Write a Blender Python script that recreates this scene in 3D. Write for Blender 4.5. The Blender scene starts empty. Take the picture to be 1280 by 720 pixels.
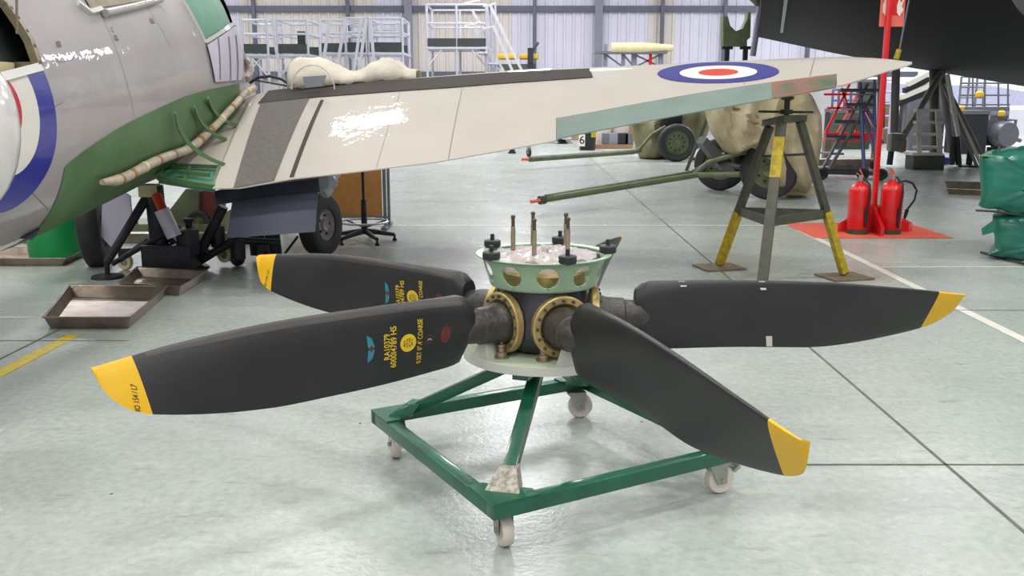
import bpy, math, random
from mathutils import Vector, Matrix
random.seed(7)
PI = math.pi
S = bpy.context.scene
COL = S.collection
# ------------------------------------------------------------------ camera
CP, CH, CF = .2018, 1.4415, 1180.9
cd = bpy.data.cameras.new('camera'); cam = bpy.data.objects.new('camera', cd); COL.objects.link(cam)
cd.sensor_width = 36; cd.lens = CF/1280*36; cd.clip_start = .05; cd.clip_end = 300
cam.location = (0, 0, CH); cam.rotation_euler = (PI/2-CP, 0, 0); S.camera = cam
# ------------------------------------------------------------------ view, world, lights
S.view_settings.view_transform = 'Standard'; S.view_settings.look = 'None'
S.view_settings.gamma = 1; S.view_settings.exposure = -0.06; S.view_settings.use_curve_mapping = False
w = bpy.data.worlds.new('world'); S.world = w; w.use_nodes = True
w.node_tree.nodes['Background'].inputs[0].default_value = (.93, .93, 1, 1)
w.node_tree.nodes['Background'].inputs[1].default_value = 1.35
def area(x, y, z, sx, sy, power, col=(1, .985, .96), rot=(0, 0, 0)):
    l = bpy.data.lights.new('hangar_lamp', 'AREA'); l.shape = 'RECTANGLE'; l.size = sx; l.size_y = sy
    l.energy = power; l.color = col
    o = bpy.data.objects.new('hangar_lamp', l); COL.objects.link(o); o.location = (x, y, z); o.rotation_euler = rot
for x in (-8.2, -3.4, 1.6, 6.4):
    for y in ((-6, -.5, 5, 10.3, 15.6) if x < 0 else (-6, -1.5, 3, 7, 21)):
        area(x, y, 7.6, 1.3, .5, 145)
for x in (-10, 0, 10, 19):
    area(x, 26, 7.6, 1.2, 11, 1050, (.96, .95, 1))
area(14, 13, 7.6, 1.2, 9, 420, (.93, .94, 1))

# ------------------------------------------------------------------ materials
def lin(c):
    return tuple(((v/255)/12.92 if v/255 <= .04045 else ((v/255+.055)/1.055)**2.4) for v in c)
MATS = {}
def mat(name, rgb, rough=.5, metal=0, var=.12, scale=6, bump=0, bscale=60, coat=0, rgb2=None, spec=None, alpha=1, trans=0, emit=0, stretch=None, ripple=0):
    if name in MATS: return MATS[name]
    m = bpy.data.materials.new(name); m.use_nodes = True; nt = m.node_tree; N = nt.nodes; L = nt.links
    b = N['Principled BSDF']; c = lin(rgb)
    tc = N.new('ShaderNodeTexCoord'); mp = N.new('ShaderNodeMapping'); L.new(tc.outputs['Object'], mp.inputs[0])
    if stretch: mp.inputs['Scale'].default_value = stretch
    nz = N.new('ShaderNodeTexNoise'); nz.inputs['Scale'].default_value = scale; nz.inputs['Detail'].default_value = 5
    L.new(mp.outputs[0], nz.inputs['Vector'])
    rp = N.new('ShaderNodeValToRGB'); L.new(nz.outputs[0], rp.inputs[0])
    c2 = lin(rgb2) if rgb2 else tuple(min(1, v*(1+var)) for v in c)
    c1 = c if rgb2 else tuple(v*(1-var) for v in c)
    rp.color_ramp.elements[0].color = (*c1, 1); rp.color_ramp.elements[0].position = .35
    rp.color_ramp.elements[1].color = (*c2, 1); rp.color_ramp.elements[1].position = .65
    L.new(rp.outputs[0], b.inputs['Base Color'])
    b.inputs['Roughness'].default_value = rough; b.inputs['Metallic'].default_value = metal
    if coat: b.inputs['Coat Weight'].default_value = coat; b.inputs['Coat Roughness'].default_value = .08
    if spec is not None: b.inputs['Specular IOR Level'].default_value = spec
    if trans: b.inputs['Transmission Weight'].default_value = trans
    if alpha < 1: b.inputs['Alpha'].default_value = alpha
    if emit: b.inputs['Emission Color'].default_value = (*c, 1); b.inputs['Emission Strength'].default_value = emit
    if ripple:
        n3 = N.new('ShaderNodeTexNoise'); n3.inputs['Scale'].default_value = ripple; n3.inputs['Detail'].default_value = 4
        L.new(tc.outputs['Object'], n3.inputs['Vector'])
        b3 = N.new('ShaderNodeBump'); b3.inputs['Strength'].default_value = .5; b3.inputs['Distance'].default_value = .012
        L.new(n3.outputs[0], b3.inputs['Height']); L.new(b3.outputs[0], b.inputs['Coat Normal']); b.inputs['Coat Roughness'].default_value = .03
    if bump:
        n2 = N.new('ShaderNodeTexNoise'); n2.inputs['Scale'].default_value = bscale; n2.inputs['Detail'].default_value = 3
        L.new(mp.outputs[0], n2.inputs['Vector'])
        bp = N.new('ShaderNodeBump'); bp.inputs['Strength'].default_value = bump; bp.inputs['Distance'].default_value = .02
        L.new(n2.outputs[0], bp.inputs['Height']); L.new(bp.outputs[0], b.inputs['Normal'])
    MATS[name] = m; return m
M = dict(
 alloy=mat('silver_paint', (168, 161, 160), .5, .15, .05, 2, .1, 5, coat=.6, spec=.3, ripple=4),
 wing=mat('pale_grey_paint', (184, 176, 167), .62, 0, .03, 2, .1, 5, coat=.55, spec=.25, ripple=5),
 walk=mat('dark_walkway', (104, 99, 94), .85, 0, .12, 30, .3, 200),
 walkdark=mat('black_walkway', (62, 56, 52), .85, 0, .12, 30, .3, 200),
 aileron=mat('aileron_grey_green', (118, 134, 126), .6, 0, .1, 3, spec=.3),
 camo=mat('camouflage', (78, 100, 84), .4, 0, rgb2=(150, 100, 84), scale=4),
 primer=mat('green_primer', (84, 118, 76), .5, 0, .12, 3, .1, 20),
 pgreen=mat('interior_green', (82, 142, 112), .55, 0, .1, 4),
 flap=mat('flap_blue_grey', (54, 59, 74), .45, .1, .12, 4),
 blade=mat('blade_black', (36, 36, 37), .42, 0, .18, 5, .12, 260),
 lestrip=mat('leading_edge_highlight', (58, 52, 50), .38, 0, .15, 12),  # lighter brown-black, the top-edge highlight put into the colour
 yellow=mat('tip_yellow', (226, 176, 12), .45, 0, .05, 5, .1, 200),
 letter=mat('letter_yellow', (226, 190, 40), .5, 0, .02),
 lblack=mat('letter_black', (52, 42, 30), .6, 0, .02),
 lcyan=mat('decal_cyan', (44, 132, 150), .5, 0, .1, 40),
 lred=mat('decal_red', (104, 46, 40), .6, 0, .2, 80),
 lwhite=mat('decal_white', (214, 204, 196), .5, 0, .02),
 hub=mat('hub_black', (40, 40, 46), .22, .2, .15, 8, .04, 20, coat=.5),
 shank=mat('shank_rubber', (62, 58, 54), .4, 0, .2, 30, .2, 80),
 brass=mat('brass_ring', (180, 156, 104), .36, .5, .15, 30, .1, 60),
 bowl=mat('backplate_green', (150, 176, 146), .4, 0, .05, 6),
 plate=mat('plate_green', (178, 194, 166), .5, 0, .08, 10, .08, 40),
 rim=mat('plate_rim', (200, 200, 190), .45, 0, .05, 10),
 knob=mat('knob_black', (38, 42, 42), .5, 0, .1, 20),
 rod=mat('steel_rod', (164, 148, 122), .35, .7, .2, 60, .3, 200),
 dkrod=mat('dark_thread', (92, 80, 66), .5, .5),
 strut=mat('strut_grey', (112, 106, 102), .45, .1, .1, 6),
 film=mat('plastic_film', (214, 206, 208), .16, 0, .1, 20, .7, 12, alpha=.62),
 tgreen=mat('trolley_green', (20, 92, 66), .35, 0, .14, 8, .08, 40, coat=.3),
 tworn=mat('worn_silver', (196, 190, 178), .6, .2, rgb2=(140, 132, 120), scale=60),
 zinc=mat('zinc_steel', (168, 170, 160), .35, .6, .1, 20),
 nylon=mat('white_nylon', (218, 206, 194), .4, 0, .05, 10),
 steel=mat('tray_steel', (150, 136, 124), .35, .75, .2, 8, .15, 30),
 rubber=mat('tyre_rubber', (44, 44, 48), .6, 0, .15, 10, .1, 60),
 olive=mat('olive_paint', (96, 104, 74), .5, 0, .15, 6),
 dkolive=mat('dark_olive', (62, 68, 52), .5, 0, .2, 8),
 jack=mat('jack_grey_green', (62, 66, 52), .5, 0, rgb2=(80, 76, 62), scale=14),
 jyel=mat('jack_yellow', (196, 172, 24), .55, 0, rgb2=(158, 132, 30), scale=24),
 rust=mat('rusty_steel', (112, 100, 86), .7, .3, rgb2=(136, 116, 92), scale=16),
 red=mat('extinguisher_red', (212, 22, 26), .3, 0, .08, 5, coat=.4),
 pinkred=mat('faded_red', (222, 104, 88), .6, 0, .08, 5),
 black=mat('black_plastic', (28, 28, 30), .5, 0, .1, 10),
 navy=mat('machinery_black', (34, 36, 44), .5, .1, .25, 8),
 tarp=mat('green_tarpaulin', (22, 112, 92), .32, 0, .12, 3, .3, 5, coat=.3),
 tarp2=mat('pale_green_tarpaulin', (120, 158, 122), .4, 0, .12, 3, .3, 5),
 canvas=mat('canvas_khaki', (192, 180, 150), .85, 0, rgb2=(170, 158, 126), scale=4, bump=.5, bscale=8),
 canvasdark=mat('canvas_olive', (142, 138, 104), .85, 0, rgb2=(122, 116, 88), scale=4, bump=.5, bscale=8),
 cloth=mat('dust_sheet', (204, 196, 180), .9, 0, .1, 5, .8, 9),
 alu=mat('aluminium', (196, 196, 206), .35, .3, .06, 10),
 alublue=mat('blue_steel', (96, 104, 150), .4, .3, .1, 10),
 deck=mat('deck_board', (56, 62, 62), .7, 0, .15, 10),
 bgreen=mat('bin_green', (22, 150, 78), .4, 0, .06, 3),
 brown=mat('pinboard_brown', (172, 118, 62), .8, 0, .08, 20, .1, 100),
 framegrey=mat('frame_grey', (116, 116, 124), .4, .4, .08, 10),
 blackwing=mat('black_airframe', (7, 7, 14), .7, 0, rgb2=(12, 10, 16), scale=.5, spec=.25),
 wood=mat('timber', (150, 118, 88), .7, 0, .2, 10, stretch=(1, 8, 8)),
 cream=mat('cream_wrap', (214, 202, 158), .6, 0, .06, 10),
 wallc=mat('cladding_cream', (214, 206, 200), .5, 0, .03, 1),
 walll=mat('cladding_lilac', (212, 210, 224), .5, 0, .03, 1),
 dado=mat('dado_block', (186, 184, 184), .8, 0, .05, 2),
 girt=mat('girt_blue_grey', (92, 96, 112), .5, 0, .06, 3),
 post=mat('post_grey', (132, 132, 146), .5, 0, .06, 3),
 ceil=mat('ceiling_white', (214, 214, 214), .8, 0, .03, 1),
 rblue=mat('roundel_blue', (52, 52, 130), .6, 0, .05, 5, coat=.3, spec=.3, ripple=5),
 rwhite=mat('roundel_white', (226, 220, 212), .6, 0, .03, 5, coat=.3, spec=.3, ripple=5),
 rred=mat('roundel_red', (200, 62, 44), .6, 0, .05, 5, coat=.3, spec=.3, ripple=5),
 rblue2=mat('fuselage_roundel_blue', (26, 34, 142), .3, 0, .05, 5, coat=.4),
 rred2=mat('fuselage_roundel_red', (196, 24, 34), .3, 0, .05, 5, coat=.4),
 gloss=mat('gloss_white', (226, 222, 218), .15, 0, .02, 5, coat=.8),
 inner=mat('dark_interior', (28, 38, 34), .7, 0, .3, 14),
 tan=mat('tan_frame', (142, 128, 104), .5, .2, .15, 14),
 lilac=mat('lilac_panel', (196, 190, 208), .4, .1, .06, 4),
 duct=mat('duct_lagging', (182, 168, 148), .55, 0, .12, 20, .2, 60),
 band=mat('duct_band', (150, 112, 62), .6, 0, .1, 30),
 line=mat('panel_line', (128, 120, 118), .6, 0, .05, 10),
 panelyellow=mat('lamp_yellow', (216, 176, 40), .5, 0, .06, 10),
 bluepaint=mat('bright_blue', (60, 66, 170), .5, 0, .1, 10),
)

def floor_mat():
    m = bpy.data.materials.new('epoxy_floor'); m.use_nodes = True; nt = m.node_tree; N = nt.nodes; L = nt.links
    b = N['Principled BSDF']; tc = N.new('ShaderNodeTexCoord')
    def noise(s, d=6, st=(1, 1, 1)):
        mp = N.new('ShaderNodeMapping'); mp.inputs['Scale'].default_value = st; L.new(tc.outputs['Object'], mp.inputs[0])
        n = N.new('ShaderNodeTexNoise'); n.inputs['Scale'].default_value = s; n.inputs['Detail'].default_value = d
        n.inputs['Roughness'].default_value = .62; L.new(mp.outputs[0], n.inputs['Vector']); return n.outputs[0]
    def ramp(src, p0, p1, c0, c1):
        r = N.new('ShaderNodeValToRGB'); L.new(src, r.inputs[0]); e = r.color_ramp.elements
        e[0].position = p0; e[1].position = p1; e[0].color = (*lin(c0), 1); e[1].color = (*lin(c1), 1); return r.outputs[0]
    def mix(a, bb, f=None, mode='MIX', fac=1):
        x = N.new('ShaderNodeMix'); x.data_type = 'RGBA'; x.blend_type = mode; x.inputs[0].default_value = fac
        L.new(a, x.inputs[6]); L.new(bb, x.inputs[7])
        if f is not None: L.new(f, x.inputs[0])
        return x.outputs[2]
    base = ramp(noise(.9), .3, .7, (170, 178, 171), (192, 198, 192))
    fine = ramp(noise(26, 4), .3, .7, (226, 228, 226), (255, 255, 255))
    c = mix(base, fine, mode='MULTIPLY')
    scuff = ramp(noise(3.2, 8, (1, 3.5, 1)), .60, .74, (255, 255, 255), (214, 214, 208))
    c = mix(c, scuff, mode='MULTIPLY')
    v = N.new('ShaderNodeTexVoronoi'); v.inputs['Scale'].default_value = 2.3; L.new(tc.outputs['Object'], v.inputs['Vector'])
    chip = ramp(v.outputs['Distance'], .012, .022, (90, 84, 78), (255, 255, 255))
    c = mix(c, chip, mode='MULTIPLY')
    L.new(c, b.inputs['Base Color'])
    rr = N.new('ShaderNodeMapRange'); L.new(noise(1.7), rr.inputs[0]); rr.inputs[3].default_value = .16; rr.inputs[4].default_value = .36
    L.new(rr.outputs[0], b.inputs['Roughness'])
    bp = N.new('ShaderNodeBump'); bp.inputs['Strength'].default_value = .2; bp.inputs['Distance'].default_value = .008
    L.new(noise(45, 3), bp.inputs['Height']); L.new(bp.outputs[0], b.inputs['Normal'])
    return m

# ------------------------------------------------------------------ pixel -> world helpers
def ray(px, py):
    X = (px-640)/CF; Y = (py-360)/CF
    return Vector((X, math.cos(CP)-Y*math.sin(CP), -(math.sin(CP)+Y*math.cos(CP))))
def at(px, py, Y):
    d = ray(px, py); t = Y/d.y
    return Vector((d.x*t, Y, CH+d.z*t))
def fl(px, py, z=0.):
    d = ray(px, py); t = (z-CH)/d.z
    return Vector((d.x*t, d.y*t, z))
def proj(P):
    z = P[2]-CH; fw = P[1]*math.cos(CP)-z*math.sin(CP); up = P[1]*math.sin(CP)+z*math.cos(CP)
    return 640+CF*P[0]/fw, 360-CF*up/fw

# ------------------------------------------------------------------ mesh builder
class MB:
    def __init__(s): s.v = []; s.f = []
    def add(s, vs, fs):
        o = len(s.v); s.v += [Vector(x) for x in vs]; s.f += [tuple(i+o for i in f) for f in fs]; return s
    def box(s, c, d, rot=None, R=None):
        hx, hy, hz = d[0]/2, d[1]/2, d[2]/2; c = Vector(c)
        vs = [Vector((x, y, z)) for z in (-hz, hz) for x, y in ((-hx, -hy), (hx, -hy), (hx, hy), (-hx, hy))]
        if rot is not None: R = Matrix.Rotation(rot, 3, 'Z')
        if R is not None: vs = [R@v for v in vs]
        return s.add([v+c for v in vs], [(3, 2, 1, 0), (4, 5, 6, 7), (0, 1, 5, 4), (1, 2, 6, 5), (2, 3, 7, 6), (3, 0, 4, 7)])
    def bar(s, a, b, w_, h_=None, up=(0, 0, 1)):
        a = Vector(a); b = Vector(b); h_ = h_ or w_; d = (b-a).normalized(); u = Vector(up)
        if abs(d.dot(u)) > .98: u = Vector((0, 1, 0))
        x = d.cross(u).normalized(); y = x.cross(d)
        vs = [p+x*i*w_/2+y*j*h_/2 for p in (a, b) for i, j in ((-1, -1), (1, -1), (1, 1), (-1, 1))]
        return s.add(vs, [(3, 2, 1, 0), (4, 5, 6, 7), (0, 1, 5, 4), (1, 2, 6, 5), (2, 3, 7, 6), (3, 0, 4, 7)])
    def tube(s, pts, r, n=10, cap=True):
        pts = [Vector(p) for p in pts]; rs = r if isinstance(r, (list, tuple)) else [r]*len(pts)
        o = len(s.v); prev = None
        for i, p in enumerate(pts):
            d = (pts[min(i+1, len(pts)-1)]-pts[max(i-1, 0)]).normalized()
            if prev is None:
                u = Vector((0, 0, 1)) if abs(d.z) < .9 else Vector((1, 0, 0)); x = d.cross(u).normalized()
            else: x = (prev-d*prev.dot(d)).normalized()
            prev = x; y = d.cross(x)
            for k in range(n):
                a = 2*PI*k/n; s.v.append(p+(x*math.cos(a)+y*math.sin(a))*rs[i])
        for i in range(len(pts)-1):
            for k in range(n):
                a = o+i*n+k; b = o+i*n+(k+1) % n; s.f.append((a, b, b+n, a+n))
        if cap:
            s.f.append(tuple(o+k for k in range(n-1, -1, -1))); e = o+(len(pts)-1)*n; s.f.append(tuple(e+k for k in range(n)))
        return s
    def lathe(s, prof, c=(0, 0, 0), axis=(0, 0, 1), n=24, close=False):
        c = Vector(c); q = Vector((0, 0, 1)).rotation_difference(Vector(axis).normalized()); o = len(s.v)
        for r, z in prof:
            for k in range(n):
                a = 2*PI*k/n; s.v.append(c+q@Vector((r*math.cos(a), r*math.sin(a), z)))
        m = len(prof)
        for i in range(m if close else m-1):
            j = (i+1) % m
            for k in range(n):
                l = (k+1) % n; s.f.append((o+i*n+k, o+i*n+l, o+j*n+l, o+j*n+k))
        if not close:
            if prof[0][0] > 1e-4: s.f.append(tuple(o+k for k in range(n-1, -1, -1)))
            if prof[-1][0] > 1e-4: s.f.append(tuple(o+(m-1)*n+k for k in range(n)))
        return s
    def prism(s, poly, off):
        n = len(poly); a = [Vector(p) for p in poly]; off = Vector(off)
        return s.add(a+[p+off for p in a], [tuple(range(n-1, -1, -1)), tuple(range(n, 2*n))]+[(i, (i+1) % n, n+(i+1) % n, n+i) for i in range(n)])
    def grid(s, G, thick=None, wrap=False):
        nr = len(G); nc = len(G[0]); o = len(s.v)
        for row in G: s.v += [Vector(p) for p in row]
        for i in range(nr-1):
            for j in range(nc if wrap else nc-1):
                k = (j+1) % nc; s.f.append((o+i*nc+j, o+i*nc+k, o+(i+1)*nc+k, o+(i+1)*nc+j))
        return s
    def slab(s, G, H):
        nr = len(G); nc = len(G[0]); s.grid(G); o2 = len(s.v); o = o2-nr*nc; s.grid(H)
        for i in range(nr-1):
            for j in (0, nc-1): s.f.append((o+i*nc+j, o+(i+1)*nc+j, o2+(i+1)*nc+j, o2+i*nc+j))
        for j in range(nc-1):
            for i in (0, nr-1): s.f.append((o+i*nc+j, o+i*nc+j+1, o2+i*nc+j+1, o2+i*nc+j))
        return s
    def xf(s, mtx): s.v = [mtx@v for v in s.v]; return s
def rootloc(p):
    v = Vector((0, 0, 0))
    while p is not None: v += p.location; p = p.parent
    return v
def obj(name, mb, m, parent=None, bevel=0, sharp=32, label=None, stuff=False, keep=False, smooth=True):
    me = bpy.data.meshes.new(name); off = rootloc(parent) if not keep else Vector((0, 0, 0))
    me.from_pydata([tuple(v-off) for v in mb.v], [], mb.f); me.update()
    import bmesh
    b = bmesh.new(); b.from_mesh(me); bmesh.ops.recalc_face_normals(b, faces=b.faces)
    if bevel:
        es = [e for e in b.edges if len(e.link_faces) == 2 and e.calc_face_angle(0) > .6]
        if es: bmesh.ops.bevel(b, geom=es, offset=bevel, segments=2, affect='EDGES', profile=.6)
    b.to_mesh(me); b.free()
    if smooth:
        me.polygons.foreach_set('use_smooth', [True]*len(me.polygons)); me.set_sharp_from_angle(angle=math.radians(sharp))
    me.materials.append(M[m] if isinstance(m, str) else m)
    o = bpy.data.objects.new(name, me); COL.objects.link(o); o.parent = parent
    if label: o['label'] = label
    if stuff: o['kind'] = 'stuff'
    return o
def thing(name, label, cat, loc=(0, 0, 0), group=None):
    o = bpy.data.objects.new(name, None); COL.objects.link(o); o.location = loc; o.empty_display_size = .1
    o['label'] = label; o['category'] = cat
    if group: o['group'] = group
    return o
def tag(o, label, cat, group=None):
    o['label'] = label; o['category'] = cat
    if group: o['group'] = group
    return o
def struct(name, mb, m, parent=None, **k):
    o = obj(name, mb, m, parent, **k)
    if parent is None: o['kind'] = 'structure'
    return o
def copy_tree(o, parent=None):
    c = o.copy(); COL.objects.link(c); c.parent = parent
    for ch in [x for x in bpy.data.objects if x.parent == o]: copy_tree(ch, c)
    return c
def text_geo(txt, size):
    cu = bpy.data.curves.new('txt', 'FONT'); cu.body = txt; cu.size = size; cu.align_x = 'CENTER'; cu.align_y = 'CENTER'; cu.resolution_u = 3
    cu.offset = size*.012
    t = bpy.data.objects.new('txt', cu); COL.objects.link(t)
    dg = bpy.context.evaluated_depsgraph_get(); dg.update()
    me = bpy.data.meshes.new_from_object(t.evaluated_get(dg))
    vs = [v.co.copy() for v in me.vertices]; fs = [tuple(p.vertices) for p in me.polygons]
    bpy.data.objects.remove(t); bpy.data.curves.remove(cu); bpy.data.meshes.remove(me)
    return vs, fs
def interp(x, xs, ys):
    if x <= xs[0]: return ys[0]
    for i in range(len(xs)-1):
        if x <= xs[i+1]:
            t = (x-xs[i])/(xs[i+1]-xs[i]); return ys[i]+(ys[i+1]-ys[i])*t
    return ys[-1]
def smi(x, xs, ys):   # smooth (catmull-rom) interpolation
    if x <= xs[0]: return ys[0]
    if x >= xs[-1]: return ys[-1]
    i = max(k for k in range(len(xs)-1) if xs[k] <= x); h_ = xs[i+1]-xs[i]; t = (x-xs[i])/h_
    def sl(k):
        if k == 0: return (ys[1]-ys[0])/(xs[1]-xs[0])
        if k == len(xs)-1: return (ys[-1]-ys[-2])/(xs[-1]-xs[-2])
        return (ys[k+1]-ys[k-1])/(xs[k+1]-xs[k-1])
    return (2*t**3-3*t*t+1)*ys[i]+(t**3-2*t*t+t)*h_*sl(i)+(-2*t**3+3*t*t)*ys[i+1]+(t**3-t*t)*h_*sl(i+1)

# ================================================================== THE ROOM
FM = floor_mat(); D = 36.
flo = struct('floor', MB().box((2, 14, -.1), (46, 44.4, .2)), FM, smooth=False)
struct('ceiling', MB().box((2, 14, 8.1), (46, 44.4, .2)), 'ceil', smooth=False)
struct('wall_left', MB().box((-20.9, 14, 4), (.2, 44, 8)), 'wallc', smooth=False)
struct('wall_right', MB().box((24.9, 14, 4), (.2, 44, 8)), 'walll', smooth=False)
struct('wall_front', MB().box((2, -8.1, 4), (46, .2, 8)), 'walll', smooth=False)
DX = 12.9                                           # the open hangar doorway starts here
mb = MB().box(((DX-21)/2, D+.1, 1.05), (DX+21, .2, 2.1)).box((2, D+.1, 7.4), (46, .2, 1.2))
wb = struct('wall_back', mb, 'dado', smooth=False)
def sheet_mb(w_, h_):
    g = []; n = 3
    for k in range(n):
        x0 = k*w_/n; g += [(x0, 0), (x0+w_/n*.62, 0), (x0+w_/n*.70, -.045), (x0+w_/n*.92, -.045)]
    g.append((w_, 0)); m = MB()
    return m.grid([[(x, y, 0) for x, y in g], [(x, y, h_) for x, y in g]])
first = {}
x = -21.; k = 0
while x < DX-.05:
    key = 'walll' if (math.sin(x*.9)+math.sin(x*.37+1) > .1 or x > 5.5) else 'wallc'
    if key not in first:
        o = obj('cladding_sheet', sheet_mb(1.0, 4.7), key, wb, keep=True, smooth=False); first[key] = o
    else:
        o = first[key].copy(); COL.objects.link(o); o.parent = wb
    o.location = (x, D-.02, 2.1); x += 1.; k += 1
for z, hh in ((4.52, .2), (2.18, .2)):
    m = MB()
    xs = -21.
    while xs < DX:
        m.box((xs+3, D-.16, z), (6, .12, hh)); xs += 6
    obj('girt', m, 'girt', wb, smooth=False)
for px in (319, 436, 511, 668, 748, 827, 905, 1010):
    p = at(px, 60, D-.3); wd = .28 if px in (748, 511) else .13
    obj('post', MB().box((p.x, D-.26, 3.4), (wd, .14, 6.8)), 'post' if wd > .2 else 'girt', wb, smooth=False)
apron = struct('apron', MB().box((22, 66, -.12), (90, 60, .2)), mat('concrete_apron', (206, 206, 214), .8, 0, .04, 1), smooth=False)
hl = MB(); hl.grid([[(-20+i*6, 130, 0) for i in range(22)], [(-20+i*6, 131, 2.6+.8*math.sin(i*.7)+.5*math.sin(i*1.9)) for i in range(22)]])
struct('hills', hl, mat('hazy_hill', (186, 190, 212), .9), smooth=False)
# painted floor marks and slab joints (flat marks, laid on the slab)
def strip(name, a, b, w_, m, z=.002, label=None):
    a = Vector(a); b = Vector(b); d = (b-a).normalized(); n = Vector((-d.y, d.x, 0))*w_/2
    q = [a-n, a+n, b+n, b-n]; q = [Vector((v.x, v.y, z)) for v in q]
    return obj(name, MB().add(q, [(0, 1, 2, 3)]), m, flo, smooth=False, label=label)
PW = mat('line_white', (216, 212, 202), .5, 0, .06, 8); PY = mat('line_yellow', (226, 200, 20), .5, 0, rgb2=(206, 176, 30), scale=20)
JT = mat('joint_dark', (98, 98, 86), .8, 0, .2, 8); PR = mat('mat_red', (216, 96, 76), .6, 0, .08, 20)
def ext(a, b, t0, t1): a = fl(*a); b = fl(*b); return a+(b-a)*t0, a+(b-a)*t1
strip('painted_line', *ext((1000, 288), (1280, 425), 0, 1.6), .075, PW, label='white painted line running to the right corner')
strip('painted_line', *ext((0, 467), (92, 419), -.8, 1.0), .085, PY, label='yellow painted line')
strip('painted_line', fl(1102, 334), fl(1300, 334), .045, PW)
strip('painted_line', fl(470, 282), fl(800, 282), .05, PW)
strip('painted_line', fl(800, 282), fl(1035, 282), .05, PW)
strip('painted_line', fl(-40, 397), fl(40, 397), .04, PW)
strip('slab_joint', *ext((735, 196), (1280, 665), -.6, 1.3), .014, JT)
strip('slab_joint', *ext((0, 449), (60, 419), -1.5, 5), .012, JT)
for (y, x0, x1) in ((581, 1000, 1400), (388, 1195, 1400), (426, -60, 160), (252, 480, 700), (347, 1000, 1100)):
    strip('slab_joint', fl(x0, y), fl(x1, y), .011, JT)
obj('painted_patch', MB().add([(3.1, 9.58, .003), (4.53, 9.58, .003), (4.53, 10.75, .003), (3.1, 10.75, .003)], [(0, 1, 2, 3)]), PR, flo, smooth=False, label='faded red painted fire point patch')

# ================================================================== TROLLEY
HX, HY = .118, 3.4648
CX, CY = .14, 3.464
tro = thing('propeller_trolley', 'dark green square steel trolley on white castors carrying the black propeller', 'trolley', (CX, CY, 0))
A0 = 164.5; CR = .705; ZF = .158; TB = .05
cor = [Vector((CX+CR*math.cos(math.radians(A0+90*i)), CY+CR*math.sin(math.radians(A0+90*i)), ZF)) for i in range(4)]
for i in range(4):
    a, b = cor[i], cor[(i+1) % 4]; d = (b-a).normalized()
    obj('frame_rail', MB().bar(a-d*TB/2, b+d*TB/2 if i % 2 else b-d*TB/2, TB, TB), 'tgreen', tro, bevel=.004)
for i in range(4):
    a = cor[i]; e1 = (cor[(i+1) % 4]-a).normalized(); e2 = (cor[(i-1) % 4]-a).normalized(); L_ = .17
    p = a+Vector((0, 0, TB/2)); o_ = -(e1+e2)*TB*.5
    obj('corner_plate', MB().prism([p+o_, p+o_+e1*L_, p+o_+e1*L_+e2*.05, p+o_+e2*L_+e1*.05, p+o_+e2*L_], (0, 0, .006)), 'tgreen', tro)
    c = Vector((HX, HY, 0)); dirn = (Vector((c.x, c.y, 0))-Vector((a.x, a.y, 0))).normalized()
    foot = Vector((a.x, a.y, ZF+.03))+dirn*.11; top = Vector((c.x, c.y, .455))-dirn*.03
    top = c+(-dirn)*.06; top.z = .46
    leg = obj('strut', MB().bar(foot, top, .048, .042), 'tgreen', tro, bevel=.003)
    f2 = Vector((a.x, a.y, ZF+TB/2)); s_ = Vector((-dirn.y, dirn.x, 0))
    G = []
    lo = [f2+dirn*.055+s_*.062, f2+dirn*.055-s_*.062, f2+dirn*.15-s_*.05, f2+dirn*.15+s_*.05]
    ax = (top-foot).normalized(); hi = [foot+ax*.07+s_*q+dirn*r_+Vector((0, 0, .02)) for q, r_ in ((.031, -.035), (-.031, -.035), (-.031, .02), (.031, .02))]
    obj('strut_shoe', MB().add(lo+hi, [(3, 2, 1, 0), (4, 5, 6, 7), (0, 1, 5, 4), (1, 2, 6, 5), (2, 3, 7, 6), (3, 0, 4, 7)]), 'tworn' if i == 1 else 'tgreen', tro, bevel=.004, label='worn silver shoe at the front corner' if i == 1 else None)
# castors: centre, swivel
cast = [((495, 571), 100), ((630, 681), 108), ((898, 615), 200), ((725, 521), 190)]
for i, (pp, sw) in enumerate(cast):
    P = fl(*pp); sw = math.radians(sw); Rw = .056
    ax = Vector((-math.sin(sw), math.cos(sw), 0)); fw = Vector((math.cos(sw), math.sin(sw), 0)); cw = Vector((P.x, P.y, Rw))
    top = Vector((P.x, P.y, ZF-TB/2-.008))+fw*.025
    m = MB().box(top, (.085, .085, .008), rot=sw).lathe([(.03, -.012), (.03, 0)], top, n=16)
    for s_ in (-1, 1):
        o_ = ax*s_*.024
        poly = [top+o_+fw*.035, top+o_-fw*.045, cw+o_-fw*.018-Vector((0, 0, .014)), cw+o_+fw*.018-Vector((0, 0, .014))]
        m.prism(poly, ax*s_*.003)
    ca = obj('castor', m, 'zinc', tro)
    obj('wheel', MB().lathe([(.008, -.02), (.03, -.015), (.044, -.019), (Rw-.005, -.019), (Rw, -.011), (Rw, .011), (Rw-.005, .019), (.044, .019), (.03, .015), (.008, .02)], cw, ax, 28), 'nylon', ca)
    obj('axle_bolt', MB().lathe([(.009, -.033), (.009, .033)], cw, ax, 6), 'zinc', ca)
    if i == 2: obj('brake_pedal', MB().box(cw+fw*-.062+Vector((0, 0, .035)), (.03, .045, .012), R=Matrix.Rotation(sw, 3, 'Z')@Matrix.Rotation(.6, 3, 'Y')).bar(cw-fw*.05+Vector((0, 0, .045)), top-fw*.01, .03, .006), 'zinc', ca)
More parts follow.
